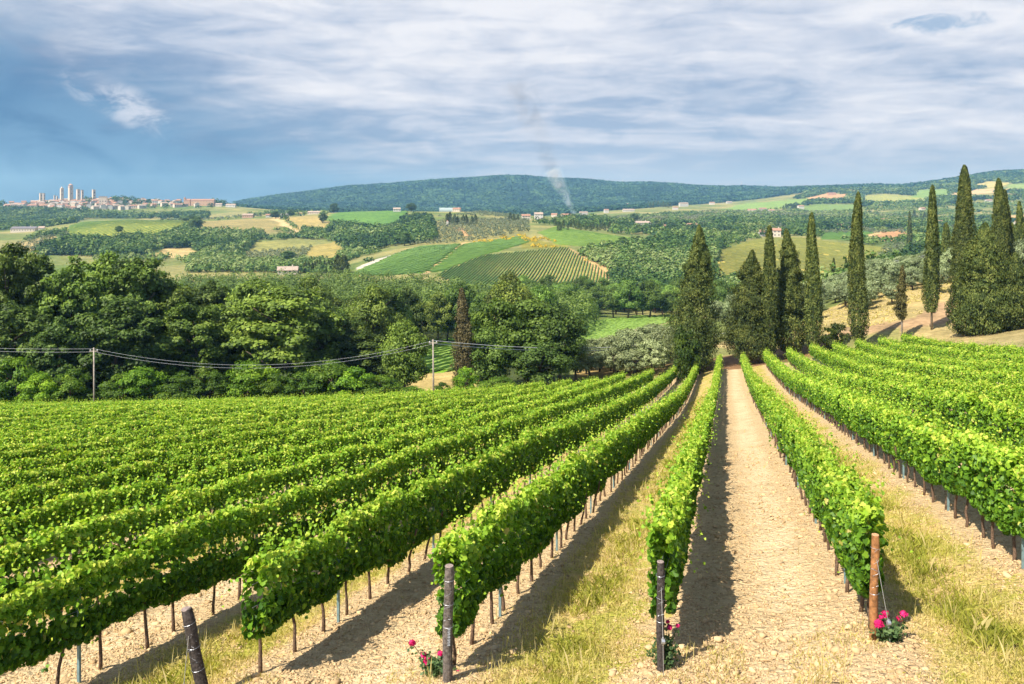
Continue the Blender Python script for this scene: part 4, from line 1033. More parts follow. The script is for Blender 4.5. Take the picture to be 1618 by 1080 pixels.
# ------------------------------------------------------------------ far woods, hedges and groves that read as one mass
def mass(name, X, Y, hgt, rad, nq, mat, label, cat, seed, shape='round', tbase=None, dark=0.0):
    rng = np.random.default_rng(seed); T = len(X)
    nq = np.broadcast_to(np.asarray(nq), (T,)); Z = H(X, Y); idx = np.repeat(np.arange(T), nq); N = len(idx)
    d = rng.normal(size=(N, 3)); d /= np.linalg.norm(d, axis=1, keepdims=True); d[:, 2] = np.abs(d[:, 2]*1.0)-.25*rng.random(N)
    if shape == 'round':
        lump = .72+.5*vnoise(d[:, 0]*2.1+idx*5.3, d[:, 1]*2.1+d[:, 2]*2+idx*1.7, seed)
        c = np.stack([X[idx]+d[:, 0]*rad[idx]*lump, Y[idx]+d[:, 1]*rad[idx]*lump, Z[idx]+hgt[idx]*(.36+.60*d[:, 2]*lump)], 1)
        n = d+np.array([0, 0, .2])+rng.normal(size=(N, 3))*.35; s = rad[idx]*2.5/np.sqrt(nq[idx])*(.75+.5*rng.random(N))*1.15; wid = .9
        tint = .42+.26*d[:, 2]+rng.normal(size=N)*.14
        v = leaf_quads(c, n, s, rng, wid, .1)
    else:
        t = rng.random(N); a = rng.random(N)*6.283; r = rad[idx]*np.minimum(1, .4+t*6)*np.clip(1-t, 0, 1)**.7
        c = np.stack([X[idx]+np.cos(a)*r, Y[idx]+np.sin(a)*r, Z[idx]+hgt[idx]*t], 1)
        out = np.stack([np.cos(a), np.sin(a), np.zeros(N)+.2], 1); s = hgt[idx]*1.5/np.sqrt(nq[idx])*(.7+.5*rng.random(N))
        v = leaf_quads(c, out+rng.normal(size=(N, 3))*.3, s, rng, .5, .1, np.tile([0, 0, 1.0], (N, 1)), .9); tint = .4+rng.normal(size=N)*.15
    if tbase is not None: tint = tint+tbase[idx]
    o = link(name, quad_mesh(name, v, np.clip(tint-dark, 0, 1), mat)); tag(o, label, cat, kind='stuff'); return o
def sample(poly, d0, d1, n, rng, clump=0.0, scale=40, seed=0, fields=True, near_y=None):
    """ground points inside an outline (photo pixels), away from the open fields"""
    pxs = [p[0] for p in poly]; px0, px1 = min(pxs), max(pxs)
    D = np.sqrt(rng.uniform(d0*d0, d1*d1, n)); px = rng.uniform(px0, px1, n); X = (px-809)/F*D
    py = 325-(H(X, D)-CZ)*F/D
    ok = inpoly(px, py, poly)
    if clump > 0: ok &= fbm(X/scale, D/(scale*1.6), seed+100, 3) > clump
    if fields:
        for nm, fp, a, b, c in FIELDS:
            if nm in ('grove', 'bank', 'redbank', 'redearth', 'olv1'): continue
            ok &= ~(inpoly(px, py, fp) & (D > a) & (D < b))
    return X[ok], D[ok]
def far_greens():
    rng = np.random.default_rng(41)
    fw = np.array(FAR_WOOD); n = len(fw)
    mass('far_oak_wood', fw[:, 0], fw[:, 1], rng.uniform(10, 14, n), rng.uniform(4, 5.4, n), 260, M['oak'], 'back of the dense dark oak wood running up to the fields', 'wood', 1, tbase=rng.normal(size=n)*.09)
    def many(name, specs, mat, label, cat, seed, h, r, q0, dark=0.0, **kw):
        XS = []; YS = []
        for sp in specs:
            x, y = sample(*sp[:4], rng, *sp[4:]); XS.append(x); YS.append(y)
        X = np.concatenate(XS); Y = np.concatenate(YS); k = len(X)
        nq = np.clip(q0/Y, 9, 90).astype(int)
        return mass(name, X, Y, rng.uniform(h[0], h[1], k), rng.uniform(r[0], r[1], k), nq, mat, label, cat, seed, tbase=rng.normal(size=k)*.17+(fbm(X/70, Y/110, seed, 3)-.5)*1.1, dark=dark, **kw)
    # dark woods
    many('dark_wood_belt', [
        ([(40,402),(100,378),(200,376),(300,372),(380,366),(420,372),(400,384),(380,404),(330,404),(300,392),(250,392),(230,406),(120,404)], 640, 1150, 6000),
        ([(455,380),(520,366),(560,350),(640,342),(680,345),(690,380),(648,392),(600,400),(548,392),(520,378)], 640, 1450, 5200, .38, 60, 2),
        ([(-60,372),(-60,330),(60,329),(110,334),(200,337),(330,338),(330,346),(140,345),(100,358),(60,372)], 1250, 2150, 9000, .34, 60, 3),
        ([(840,356),(900,345),(990,348),(1010,362),(930,362),(880,356)], 850, 1400, 900, .42, 40, 5),
        ([(400,352),(420,346),(500,344),(520,352),(560,350),(560,362),(480,372),(400,362)], 1000, 1500, 600, .5, 40, 6),
        ([(965,500),(960,440),(1000,392),(1060,378),(1140,376),(1140,450),(1100,500)], 385, 1000, 5200, .36, 45, 7),
        ([(1270,480),(1330,450),(1400,420),(1470,395),(1700,370),(1700,460),(1400,500)], 240, 720, 5200, .30, 45, 8),
        ([(960,368),(1010,352),(1200,345),(1420,348),(1700,346),(1700,372),(1400,376),(1200,380),(1060,378)], 850, 1700, 8000, .43, 60, 9),
      ], M['scrub'], 'dark clumps of trees and hedges between the middle distance fields', 'trees', 51, (5, 13), (2.6, 6.5), 38000, dark=.0)
    many('light_scrub', [
        ([(300,410),(330,396),(380,404),(450,418),(540,414),(545,432),(300,430)], 480, 900, 3600, .36, 40, 12),
        ([(960,470),(970,436),(905,396),(960,392),(1010,392),(1060,386),(1100,400),(1090,470),(1000,500)], 385, 900, 3600, .42, 40, 13),
        ([(1130,510),(1130,440),(1340,440),(1340,470),(1250,500)], 300, 560, 1500, .4, 40, 14),
        ([(960,362),(1000,340),(1200,330),(1420,326),(1700,315),(1700,350),(1400,352),(1200,352)], 1300, 3000, 15000, .42, 80, 15),
        ([(330,350),(420,334),(520,333),(520,340),(430,344)], 1300, 1900, 800, .45, 50, 16),
        ([(560,432),(560,420),(640,396),(700,388),(620,418)], 480, 640, 120, .5, 30, 17),
        ([(0,410),(60,368),(300,350),(470,350),(560,352),(600,400),(540,415),(400,425),(300,415)], 620, 1500, 9000, .45, 35, 21),
        ([(1130,400),(1130,372),(1700,350),(1700,400),(1400,410)], 700, 1100, 2200, .42, 40, 22),
      ], M['scrub'], 'pale green scrub and small trees scattered over the far slopes', 'scrub', 52, (3, 8), (2.2, 5), 26000, dark=-.14)
    many('mountain_wood', [([(-200,345),(-200,318),(320,322),(1290,300),(1700,290),(1700,240),(800,250),(300,300)], 3300, 5300, 26000, 0.0, 50, 18, False), ([(330,350),(330,310),(700,300),(1280,290),(1280,303),(1200,314),(1130,321),(1060,325),(1000,330),(960,340),(700,345)], 2350, 4600, 26000, 0.0, 50, 18, False)], M['shaded_forest'], 'dark forest covering the long mountain on the horizon', 'forest', 53, (8, 14), (9, 16), 46000)
    many('ridge_trees', [([(1230,330),(1280,300),(1400,296),(1700,270),(1700,330)], 2100, 4200, 9000, .47, 130, 19),
        ([(1440,300),(1500,284),(1560,266),(1700,262),(1700,292),(1540,292)], 3000, 4100, 4000, .3, 100, 20)], M['scrub'], 'hedges and copses on the patchwork hill at the right horizon', 'trees', 54, (8, 13), (6, 11), 46000, dark=.10)
    # olive groves in the middle distance, planted in lines
    def lines(poly, d0, d1, ax, step, jit):
        P = []
        for i in np.arange(-900, 900, step):
            for j in np.arange(d0, d1, step): P.append((i, j))
        P = np.array(P); c, s_ = math.cos(ax), math.sin(ax); mid = (d0+d1)/2
        X = P[:, 0]*c-(P[:, 1]-mid)*s_+rng.normal(size=len(P))*jit; Y = mid+P[:, 0]*s_+(P[:, 1]-mid)*c+rng.normal(size=len(P))*jit
        k = Y > 200; X, Y = X[k], Y[k]; px = 809+F*X/Y; py = 325-(H(X, Y)-CZ)*F/Y; ok = inpoly(px, py, poly) & (Y > d0) & (Y < d1)
        return X[ok], Y[ok]
    XS, YS = [], []
    for a in [([(386,410),(400,384),(470,378),(500,384),(480,412)], 620, 1000, .5, 8.5, 1), ([(640,388),(660,356),(720,346),(835,346),(835,366),(740,384)], 760, 1500, .3, 9, 2), ([(255,350),(260,335),(400,334),(420,342),(320,348)], 1350, 1900, .4, 11, 2.5), ([(900,352),(980,342),(1120,340),(1140,352),(1000,360)], 1000, 1900, .2, 10, 2.5), ([(1380,420),(1400,388),(1460,380),(1470,400)], 500, 800, .2, 9, 2), ([(690,342),(760,335),(840,342),(760,346)], 1250, 1700, .2, 10, 2.5), ([(960,366),(1000,342),(1130,332),(1420,334),(1700,330),(1700,368),(1200,372)], 900, 2300, .2, 12, 3.2), ([(0,410),(0,396),(70,372),(110,366),(110,384)], 600, 1200, .3, 10, 2.5)]:
        x, y = lines(*a); XS.append(x); YS.append(y)
    X = np.concatenate(XS); Y = np.concatenate(YS); k = len(X)
    mass('far_olive_grove', X, Y, rng.uniform(3.2, 5, k), rng.uniform(1.8, 2.7, k), np.clip(22000/Y, 8, 40).astype(int), M['olive'], 'distant olive groves set out in dotted lines on the slopes', 'olive grove', 55, dark=.22)
    x, y = sample([(1120,545),(1180,556),(1240,545),(1300,530),(1400,512),(1470,505),(1700,545),(1700,420),(1560,410),(1470,440),(1400,452),(1330,480),(1240,520)], 101, 190, 9000, rng, .40, 6, 37, False); k = len(x)
    mass('dry_tussocks', x, y, rng.uniform(.12, .4, k), rng.uniform(.08, .24, k), 7, M['grass'], 'dry straw tussocks on the bank under the cypresses', 'dry grass', 58, dark=-.30)
    # yellow broom
    x, y = sample([(822,376),(850,374),(905,388),(900,394),(840,390)], 560, 800, 500, rng, .45, 20, 33, False); x2, y2 = sample([(915,404),(935,410),(975,428),(1000,440),(975,440),(930,418)], 420, 700, 500, rng, .5, 15, 34, False)
    x3, y3 = sample([(745,382),(800,372),(830,370),(830,376),(760,386)], 640, 900, 300, rng, .45, 20, 35, False)
    X = np.concatenate([x, x2, x3]); Y = np.concatenate([y, y2, y3]); k = len(X)
    if k: mass('yellow_broom', X, Y, rng.uniform(1.2, 2.4, k), rng.uniform(1, 1.9, k), 14, M['broom'], 'yellow flowering broom along the edge of the striped vineyard', 'broom', 56)
    # distant vines, row after row
    def vine_strips(name, poly, d0, d1, ang, pitch, w, h, label, tint0, seg=7.0, gap=.0, mat='far_vine'):
        ca, sa = math.cos(ang), math.sin(ang); V = []; mid = (d0+d1)/2; xm = (np.mean([p[0] for p in poly])-809)/F*mid
        for o in np.arange(-520, 520, pitch):
            t = np.arange(-520, 520, seg); X = xm+ca*o-sa*t*-1*1.0*0+ca*0; X = xm+o*ca+t*sa; Y = mid-o*sa+t*ca
            ok = Y > d0*.9; Xa, Ya = X[:-1][ok[:-1] & ok[1:]], Y[:-1][ok[:-1] & ok[1:]]; Xb, Yb = X[1:][ok[:-1] & ok[1:]], Y[1:][ok[:-1] & ok[1:]]
            if not len(Xa): continue
            pm = 809+F*(Xa+Xb)/(Ya+Yb); Ym = (Ya+Yb)/2; zm = H((Xa+Xb)/2, Ym); pym = 325-(zm-CZ)*F/Ym
            k = inpoly(pm, pym, poly) & (Ym > d0) & (Ym < d1) & (rng.random(len(pm)) > gap)
            if not k.any(): continue
            Xa, Ya, Xb, Yb = Xa[k], Ya[k], Xb[k], Yb[k]; za, zb = H(Xa, Ya), H(Xb, Yb); nx, ny = ca*w/2, -sa*w/2
            j1 = rng.uniform(.8, 1.2, len(Xa)); j2 = rng.uniform(.8, 1.2, len(Xa))
            A0 = np.stack([Xa-nx, Ya-ny, za+.25], 1); A1 = np.stack([Xa-nx*.7, Ya-ny*.7, za+h*j1], 1); A2 = np.stack([Xa+nx*.7, Ya+ny*.7, za+h*j1], 1); A3 = np.stack([Xa+nx, Ya+ny, za+.25], 1)
            B0 = np.stack([Xb-nx, Yb-ny, zb+.25], 1); B1 = np.stack([Xb-nx*.7, Yb-ny*.7, zb+h*j2], 1); B2 = np.stack([Xb+nx*.7, Yb+ny*.7, zb+h*j2], 1); B3 = np.stack([Xb+nx, Yb+ny, zb+.25], 1)
            V.append(np.stack([A0, A1, B1, B0, A1, A2, B2, B1, A2, A3, B3, B2], 1).reshape(-1, 3))
        V = np.concatenate(V); nq = len(V)//4
        tag(link(name, quad_mesh(name, V, np.clip(tint0+rng.normal(size=nq)*.12, 0, 1), M[mat])), label, 'vineyard', kind='stuff')
    FP = {f[0]: f for f in FIELDS}
    vine_strips('striped_vineyard', FP['striped'][1], 330, 640, .14, 2.1, .72, .9, 'striped vineyard of thin rows on the hillside at centre', .30, gap=0)
    vine_strips('green_vineyard', FP['f2'][1], 480, 800, .55, 2.6, 1.5, 1.0, 'plain green vineyard slope beside the pale road', .42, gap=0)
    vine_strips('bright_vineyard', FP['f2b'][1], 480, 900, .9, 2.6, 1.5, 1.0, 'brighter green vineyard strip above the striped one', .5, gap=0)
    vine_strips('upper_vineyard', FP['f3'][1], 640, 1000, .7, 3.2, 1.0, .5, 'light green vineyard on the rise right of the yellow broom', .9, gap=.03)
    vine_strips('tan_vineyard', FP['f10'][1], 470, 800, -.30, 4.6, .9, .8, 'yellowish vineyard behind the cypresses on the right', .5, gap=.03, mat='tan_vine')
    vine_strips('hilltop_vineyard', FP['f5'][1], 850, 1350, -.16, 6.5, 1.5, .6, 'vineyard with clear slanting rows below the hill town', .75, gap=.03)
    vine_strips('valley_vineyard', FP['greenfield'][1], 190, 330, .5, 2.6, 1.0, .45, 'small bright green vineyard beyond the olive block', .98, 2.0)
    vine_strips('meadow_vineyard', FP['meadow'][1], 130, 240, .27, 2.6, 1.0, .6, 'bright green vines glimpsed left of the brown cypress', .9, 2.0)
far_greens()
# ------------------------------------------------------------------ houses
def gable(w, d, h, rh):
    b = MB(); x, y = w/2, d/2
    b.face([(-x,-y,-3),(x,-y,-3),(x,-y,h),(-x,-y,h)]); b.face([(x,y,-3),(-x,y,-3),(-x,y,h),(x,y,h)])
    b.face([(x,-y,-3),(x,y,-3),(x,y,h),(x,0,h+rh),(x,-y,h)]); b.face([(-x,y,-3),(-x,-y,-3),(-x,-y,h),(-x,0,h+rh),(-x,y,h)])
    return b
def roof_mb(w, d, h, rh, ov=.5, t=.35):
    b = MB(); x, y = w/2+ov, d/2+ov; dz = rh*ov/(d/2)
    for s in (-1, 1):
        lo, hi = (s*y, h-dz+.03), (0, h+rh+.03)
        P = [(-x, lo[0], lo[1]), (x, lo[0], lo[1]), (x, hi[0], hi[1]), (-x, hi[0], hi[1])]; Q = [(a, c, e+t) for a, c, e in P]
        if s > 0: P, Q = P[::-1], Q[::-1]
        b.face(P[::-1]); b.face(Q)
        for i in range(4): b.face([P[i], P[(i+1) % 4], Q[(i+1) % 4], Q[i]])
    return b
def house(name, loc, w, d, h, rh, rz, wall, roof, label, cat='house', group=None, wins=0, chimney=False, floors=1):
    root = empty(name, loc, label, cat, group, rz)
    link('wall', gable(w, d, h, rh).mesh('wall', wall), root)
    r = link('roof', roof_mb(w, d, h, rh).mesh('roof', roof), root)
    if chimney:
        b = MB(); b.box(w*.2, w*.2+.9, -.4, .5, h+rh*.6, h+rh+1.4); link('chimney', b.mesh('chimney', wall), r)
    for f in range(floors):
        for k in range(wins):
            b = MB(); xx = -w/2+w*(k+.5)/wins; zz = h*(f+.42)/floors
            b.box(xx-.55, xx+.55, -d/2-.06, -d/2+.02, zz, zz+1.5); link('window', b.mesh('window', M['dark']), root)
    return root
P_, W_, K_, B_, T_, S_ = M['plaster'], M['white'], M['pink'], M['brick'], M['tile'], M['stone']
FARH = [ # px, y of foot, nearest distance, w px, height m, depth m, turn, wall, roof, storeys, label
 (40,366,1000,36,5,16,.1,P_,M['dark_roof'],1,'long low barn with dark roof at the left below the hill town'),
 (66,364,1000,8,4,8,.3,W_,M['pale_tile'],1,'small white outbuilding at the right end of the long dark-roofed barn'),
 (455,433,470,30,3.2,10,.2,P_,M['pale_tile'],1,'low farmhouse with pale tiled roof at the edge of the dark wood'),
 (425,343,1150,9,4,8,.2,W_,T_,1,'small white house beside the pale track on the ridge'),
 (449,342,1150,14,3,9,.1,W_,M['dark_roof'],1,'low pale shed with grey roof right of the track on the ridge'),
 (475,340,1150,9,3.5,8,-.2,P_,T_,1,'small house on the ridge left of the green field'),
 (497,338,1150,20,3.5,9,.05,P_,M['pale_tile'],1,'long low house at the left corner of the bright green field'),
 (392,344,1350,16,6,10,.1,B_,M['pale_tile'],1,'brick farm shed on the skyline right of the dry field'),
 (627,334,1150,11,4.5,10,.2,W_,M['pale_tile'],1,'pale house at the right end of the bright green field'),
 (745,334,1300,24,4.5,12,.1,P_,T_,1,'long red-roofed house on the ridge above the olive grove'),
 (722,334,1300,12,5,10,-.2,P_,T_,1,'red-roofed house next to the greenhouse on the ridge'),
 (771,334,1300,8,6,9,.1,M['stone'],M['dark_roof'],1,'small dark square house on the ridge at the mountain foot'),
 (614,383,800,7,4.5,8,.4,K_,T_,1,'pink farmhouse half hidden in trees above the green vineyard'),
 (831,347,1050,13,6,10,.1,P_,T_,2,'cream house with red roof left of the square white villa'),
 (851,347,1050,13,9,11,.05,W_,M['pale_tile'],2,'square white villa with two rows of windows near the smoke'),
 (838,340,1200,18,4,10,.0,P_,T_,1,'low red roof behind the square white villa'),
 (894,343,1200,15,5,11,.1,P_,T_,2,'red-roofed house at the foot of the smoke'),
 (876,343,1200,9,5,10,-.3,P_,T_,1,'small house left of the red roof by the smoke'),
 (922,339,1350,13,6,11,.1,W_,M['pale_tile'],2,'pale house right of the smoke'),
 (958,336,1500,7,8,9,.2,W_,T_,2,'narrow white house on the wooded rise'),
 (993,334,1500,18,5,10,.05,W_,M['pale_tile'],1,'long white building on the wooded rise'),
 (993,324,2100,9,6,10,.2,W_,T_,1,'white house high in the wood under the mountain'),
 (1015,357,1050,22,5,12,.1,W_,M['pale_tile'],1,'long white-roofed house above the green scrub'),
 (1048,363,900,8,5,8,.3,K_,T_,1,'small pink house between the white-roofed one and the red roof'),
 (1095,362,900,19,6,11,.05,P_,T_,2,'house with bright red roof behind the tallest ragged cypress'),
 (1067,331,1900,8,6,9,.1,W_,T_,1,'white house below the white villa with a turret'),
 (1080,326,2000,14,10,12,.2,W_,M['pale_tile'],2,'white villa on the rise below the mountain end'),
 (1125,323,2300,8,7,10,.1,W_,T_,1,'white house below the right end of the mountain'),
 (1152,321,2400,9,6,10,.3,W_,M['pale_tile'],1,'white house beside the light green hill field'),
 (1188,335,1700,13,6,10,-.2,P_,T_,1,'cream house on the right slope above the first slim spire'),
 (1205,333,1700,11,6,10,.2,W_,T_,1,'white house next to the cream house on the right slope'),
 (1219,335,1650,9,5,9,.0,W_,T_,1,'third pale house on the right slope, nearest the ragged cypress top'),
 (1204,373,820,12,5,9,.2,W_,T_,1,'white house showing left of the slim dark spire'),
 (1227,374,820,12,7,9,-.2,P_,T_,2,'cream house showing right of the slim dark spire'),
 (1265,330,1900,9,8,10,.2,W_,T_,2,'white house on the slope above the slim spire at the group end'),
 (1401,351,1150,21,5,10,.15,W_,T_,1,'long white farmhouse with red roof right of the lone cypress'),
 (1417,348,1200,11,4,9,-.5,W_,M['pale_tile'],1,'pale annex behind the long white farmhouse'),
 (1330,360,1000,13,4,9,.1,P_,T_,1,'low cream house left of the lone cypress'),
 (1484,356,1050,10,6,9,.2,P_,T_,1,'cream house right of the narrow spire with the whitish trunk'),
 (1510,288,2700,7,8,10,.1,W_,M['pale_tile'],2,'white villa high on the right ridge beside the tallest cypress'),
 (1314,308,2800,13,7,12,.1,B_,T_,1,'old farmhouse on the reddish field at the skyline'),
 (1457,332,1800,8,5,10,.3,P_,T_,1,'pink house on the right slope left of the narrow spire'),
 (1562,324,2100,9,6,10,.1,W_,T_,1,'white house between the two tall cypresses at right'),
 (1607,356,1000,8,5,9,.2,P_,T_,1,'cream house at the right edge beyond the cypresses'),
]
def far_houses():
    for (px, py, dm, wp, h, dep, rz, wall, roof, st, lb) in FARH:
        D = ground_at(px, py, dm, 4500); p = at(px, D); w = wp*D/F
        house('house', p, w, min(dep, max(5, w*.8)), h, 1.6+.06*dep, rz, wall, roof, lb, 'house', 'scattered country houses', 0 if wp < 10 else max(2, int(w/3.4)), wp > 11, st)
    # greenhouse: long glazed hoop on the ridge
    D = 1600.0; p = at(706, D); root = empty('greenhouse', p, 'pale glazed greenhouse with curved roof on the ridge before the mountain', 'greenhouse', None, .12)
    b = MB(); w, L, hh = 15, 30, 9; arc = [(math.cos(a)*w/2, math.sin(a)*hh*.75+hh*.2) for a in np.linspace(0, math.pi, 10)]
    for i in range(9):
        (y0, z0), (y1, z1) = arc[i], arc[i+1]; b.face([(-L/2, y0, z0), (L/2, y0, z0), (L/2, y1, z1), (-L/2, y1, z1)])
    for s in (-1, 1):
        b.face([(s*L/2, y, z) for y, z in arc]); b.face([(s*-L/2, s*-w/2, -2), (s*L/2, s*-w/2, -2), (s*L/2, s*-w/2, hh*.2), (s*-L/2, s*-w/2, hh*.2)])
        b.face([(s*L/2, -w/2, -2), (s*L/2, w/2, -2), (s*L/2, w/2, hh*.2), (s*L/2, -w/2, hh*.2)])
    link('glazing', b.mesh('glazing', M['glass']), root)
    f = MB()
    for k in range(9):
        xx = -L/2+L*k/8; f.tube([(xx, y*1.01, z*1.01) for y, z in arc], .12, 4)
    link('hoop_frame', f.mesh('hoop_frame', M['white']), root)
    # roadside shrine
    D = ground_at(707, 357, 700, 1600); p = at(707, D); root = empty('roadside_chapel', p, 'slim white chapel tower among dark trees in the olive grove', 'chapel')
    b = MB(); b.box(-1.3, 1.3, -1.3, 1.3, -2, 6.4); link('wall', b.mesh('wall', W_), root)
    b = MB()
    for q_ in range(4):
        a = q_*math.pi/2+math.pi/4; a2 = a+math.pi/2; r = 2.05; b.face([(math.cos(a)*r, math.sin(a)*r, 6.4), (math.cos(a2)*r, math.sin(a2)*r, 6.4), (0, 0, 8.0)])
    link('roof', b.mesh('roof', T_), root)
    b = MB(); b.box(-.45, .45, -1.36, -1.28, 0, 2.2); link('door', b.mesh('door', M['dark']), root)
far_houses()

# ------------------------------------------------------------------ the hill town with its towers
def town():
    rng = np.random.default_rng(8)
    DT = 2190.0; sc = DT/F
    def pos(px, D): x = (px-809)/F*D; return Vector((x, D, float(H(x, D))))
    def tower(px, wp, ytop, label, D=DT, crown=None, wall=S_, openings=True):
        p = pos(px, D); w = wp*.82*D/F; ztop = CZ-(ytop-325)*D/F; h = ztop-p.z
        root = empty('stone_tower', p, label, 'tower', 'medieval towers of the hill town', .9)
        b = MB(); y = w/2*.86; t = w/2*.80
        b.v = []; 
        P = [(-y,-y,-4),(y,-y,-4),(y,y,-4),(-y,y,-4)]; Q = [(-t,-t,h),(t,-t,h),(t,t,h),(-t,t,h)]
        for i in range(4): b.face([P[i], P[(i+1) % 4], Q[(i+1) % 4], Q[i]])
        b.face(Q); link('wall', b.mesh('wall', wall), root)
        c = MB()
        if crown == 'dome':
            c.box(-t*1.12, t*1.12, -t*1.12, t*1.12, h*.93, h*.96)
            for i in range(4):
                sx, sy = [(-1,-1),(1,-1),(1,1),(-1,1)][i]; c.box(sx*t*.75-.7, sx*t*.75+.7, sy*t*.75-.7, sy*t*.75+.7, h, h+3.4)
            c.tube([(0, 0, h+3.4), (0, 0, h+4.4), (0, 0, h+6), (0, 0, h+7.2)], [t*1.15, t*1.02, t*.6, .2], 12)
            link('crown', c.mesh('crown', M['brick']), root)
        elif crown == 'point':
            c.tube([(0, 0, h+.02), (0, 0, h+5.2)], [t*.95, .25], 4); link('crown', c.mesh('crown', wall), root)
        elif crown == 'merlon':
            for k in range(4):
                a = -t+2*t*(k+.5)/4
                for s in (-1, 1):
                    c.box(a-.7, a+.7, s*t-.5, s*t+.5, h+.01, h+1.8)
            link('crown', c.mesh('crown', wall), root)
        elif crown == 'belfry':
            c.box(-t*1.08, t*1.08, -t*1.08, t*1.08, h+.01, h+1.0); link('crown', c.mesh('crown', wall), root)
        if openings:
            for dz in (.86, .6):
                o = MB(); hh = 5.2 if crown == 'belfry' and dz == .86 else 2.6; ww = w*.16 if crown == 'belfry' else .8
                ref = y*(1-dz)+t*dz
                o.box(-ww, ww, -ref-.12, -ref+.3, h*dz-hh, h*dz); link('opening', o.mesh('opening', M['dark']), root)
    tower(64.6, 5.0, 305.5, 'left one of the two stubby twin towers at the left of the hill town', crown='merlon')
    tower(69.4, 4.0, 305.8, 'right one of the two stubby twin towers at the left of the hill town', DT+16, 'merlon')
    tower(86.2, 2.8, 308, 'low thin tower left of the pointed tower', DT+20)
    tower(90.2, 2.6, 309, 'short tower directly beside the pointed tower', DT+10)
    tower(97.6, 6.0, 297, 'tall tower with pointed cap, second highest in the hill town', crown='point')
    tower(111.6, 8.2, 294, 'highest and widest tower, with small domed crown', crown='dome')
    tower(123.4, 6.2, 299.5, 'broad tower right of the highest one', DT-10, 'merlon')
    tower(130, 4.2, 300.8, 'thin tower right of the broad tower', DT+10, 'merlon')
    tower(148.2, 6.0, 299.6, 'solitary bell tower with open belfry at the right of the towers', DT, 'belfry')
    p = pos(163, DT-130); w = 10.5*sc
    root = empty('town_palace', p, 'large square stone palace block at the right foot of the town', 'palace', None, .35)
    hh = CZ-(310.5-325)*(DT-130)/F-p.z
    b = MB(); b.box(-w/2, w/2, -w*.4, w*.4, -8, hh); link('wall', b.mesh('wall', S_), root)
    b = MB(); b.box(-w/2-.5, w/2+.5, -w*.4-.5, w*.4+.5, hh+.01, hh+1.0); link('cornice', b.mesh('cornice', M['pink']), root)
    for k in range(3):
        for f in (.25, .5):
            b = MB(); xx = -w/2+w*(k+.5)/3; b.box(xx-.9, xx+.9, -w*.4-.1, -w*.4+.1, hh*f, hh*f+2.6); link('window', b.mesh('window', M['dark']), root)
    # church and convent along the skyline
    D = 2110; p = pos(296, D)
    house('church', p, 9*sc, 12, 14, 4, .15, B_, T_, 'brick church with a bell turret at the left end of the skyline convent', 'church', None, 2)
    p = pos(292, D-4); root = empty('bell_turret', p, 'thin brick bell turret on the left flank of the skyline church', 'bell tower', None, .15)
    b = MB(); b.box(-2.2, 2.2, -2.2, 2.2, -3, 19.5); link('wall', b.mesh('wall', B_), root)
    b = MB(); b.tube([(0, 0, 19.52), (0, 0, 24)], [3.0, .2], 4); link('roof', b.mesh('roof', T_), root)
    p = pos(321, D); house('convent', p, 34*sc, 15, 14, 3.5, .05, B_, T_, 'long brick convent with tiled roof on the skyline right of the town', 'convent', None, 8, False, 2)
    p = pos(346, D-20); house('house', p, 9*sc, 10, 6, 2.5, .1, P_, M['pale_tile'], 'pale house stepping down right of the long brick convent', 'house', None, 2)
    p = pos(365, D-40); house('house', p, 14*sc, 11, 6, 2.5, .05, W_, M['pale_tile'], 'white house with flat-looking roof right of the convent trees', 'house', None, 3)
    # roofs of the town
    proto = []
    for k in range(10):
        w = rng.uniform(10, 20); d = rng.uniform(9, 13); h = rng.uniform(6, 13); rh = rng.uniform(2.0, 3.2)
        wall = [S_, P_, K_, W_, P_, S_][k % 6]; roof = [T_, M['pale_tile'], T_][k % 3]
        proto.append((gable(w, d, h, rh).mesh('wall', wall), roof_mb(w, d, h, rh).mesh('roof', roof), w, d, h))
    wm = MB(); wm.box(-.6, .6, -.15, .1, 0, 1.7); WIN = wm.mesh('window', M['dark'])
    spots = []
    for t in range(5000):
        px = rng.uniform(12, 345); D = rng.uniform(1985, 2290)
        dens = np.interp(px, [12, 30, 60, 100, 170, 200, 230, 280, 345], [.2, .5, .8, 1, 1, .35, .28, .25, .25])
        lo = np.interp(px, [12, 60, 170, 345], [2080, 2030, 1990, 2060])
        if D < lo or rng.random() > dens: continue
        if px > 284 and D > 2085: continue
        x = (px-809)/F*D
        if all((x-a)**2+(D-b)**2 > 190 for a, b in spots): spots.append((x, D))
        if len(spots) >= 165: break
    for x, D in spots:
        k = int(rng.integers(10)); wall, roof, w, d, h = proto[k]
        r = empty('town_house', (x, D, float(H(x, D))-1.5), 'tile-roofed house crowded into the hill town below the towers', 'house', 'houses of the hill town', rng.choice([0, 1.57, .4, -.5, .9, 2.1])+rng.normal()*.1)
        link('wall', wall, r); link('roof', roof, r)
        for j in range(int(w/4)):
            for f in (.35, .68): link('window', WIN, r, (-w/2+w*(j+.5)/int(w/4), -d/2, h*f))
    # dark pines by the town
    X = []; Y = []
    for (a, b_, n) in ((173, 211, 34), (212, 252, 20), (333, 356, 16), (136, 146, 5), (-20, 6, 5), (25, 345, 70)):
        for _ in range(n): D = rng.uniform(2120, 2260); X.append((rng.uniform(a, b_)-809)/F*D); Y.append(D)
    X = np.array(X); Y = np.array(Y); n = len(X); hh = rng.uniform(14, 22, n)
    hh[34:54] = rng.uniform(10, 15, 20); k_ = n-70; hh[k_:] = rng.uniform(7, 12, 70); Y[k_:] = rng.uniform(1990, 2260, 70); X[k_:] = (rng.uniform(25, 345, 70)-809)/F*Y[k_:]
    mass('town_pines', X, Y, hh, rng.uniform(6, 9, n), 50, M['scrub'], 'dark pine clumps on the skyline beside the hill town', 'pines', 61, dark=.2)
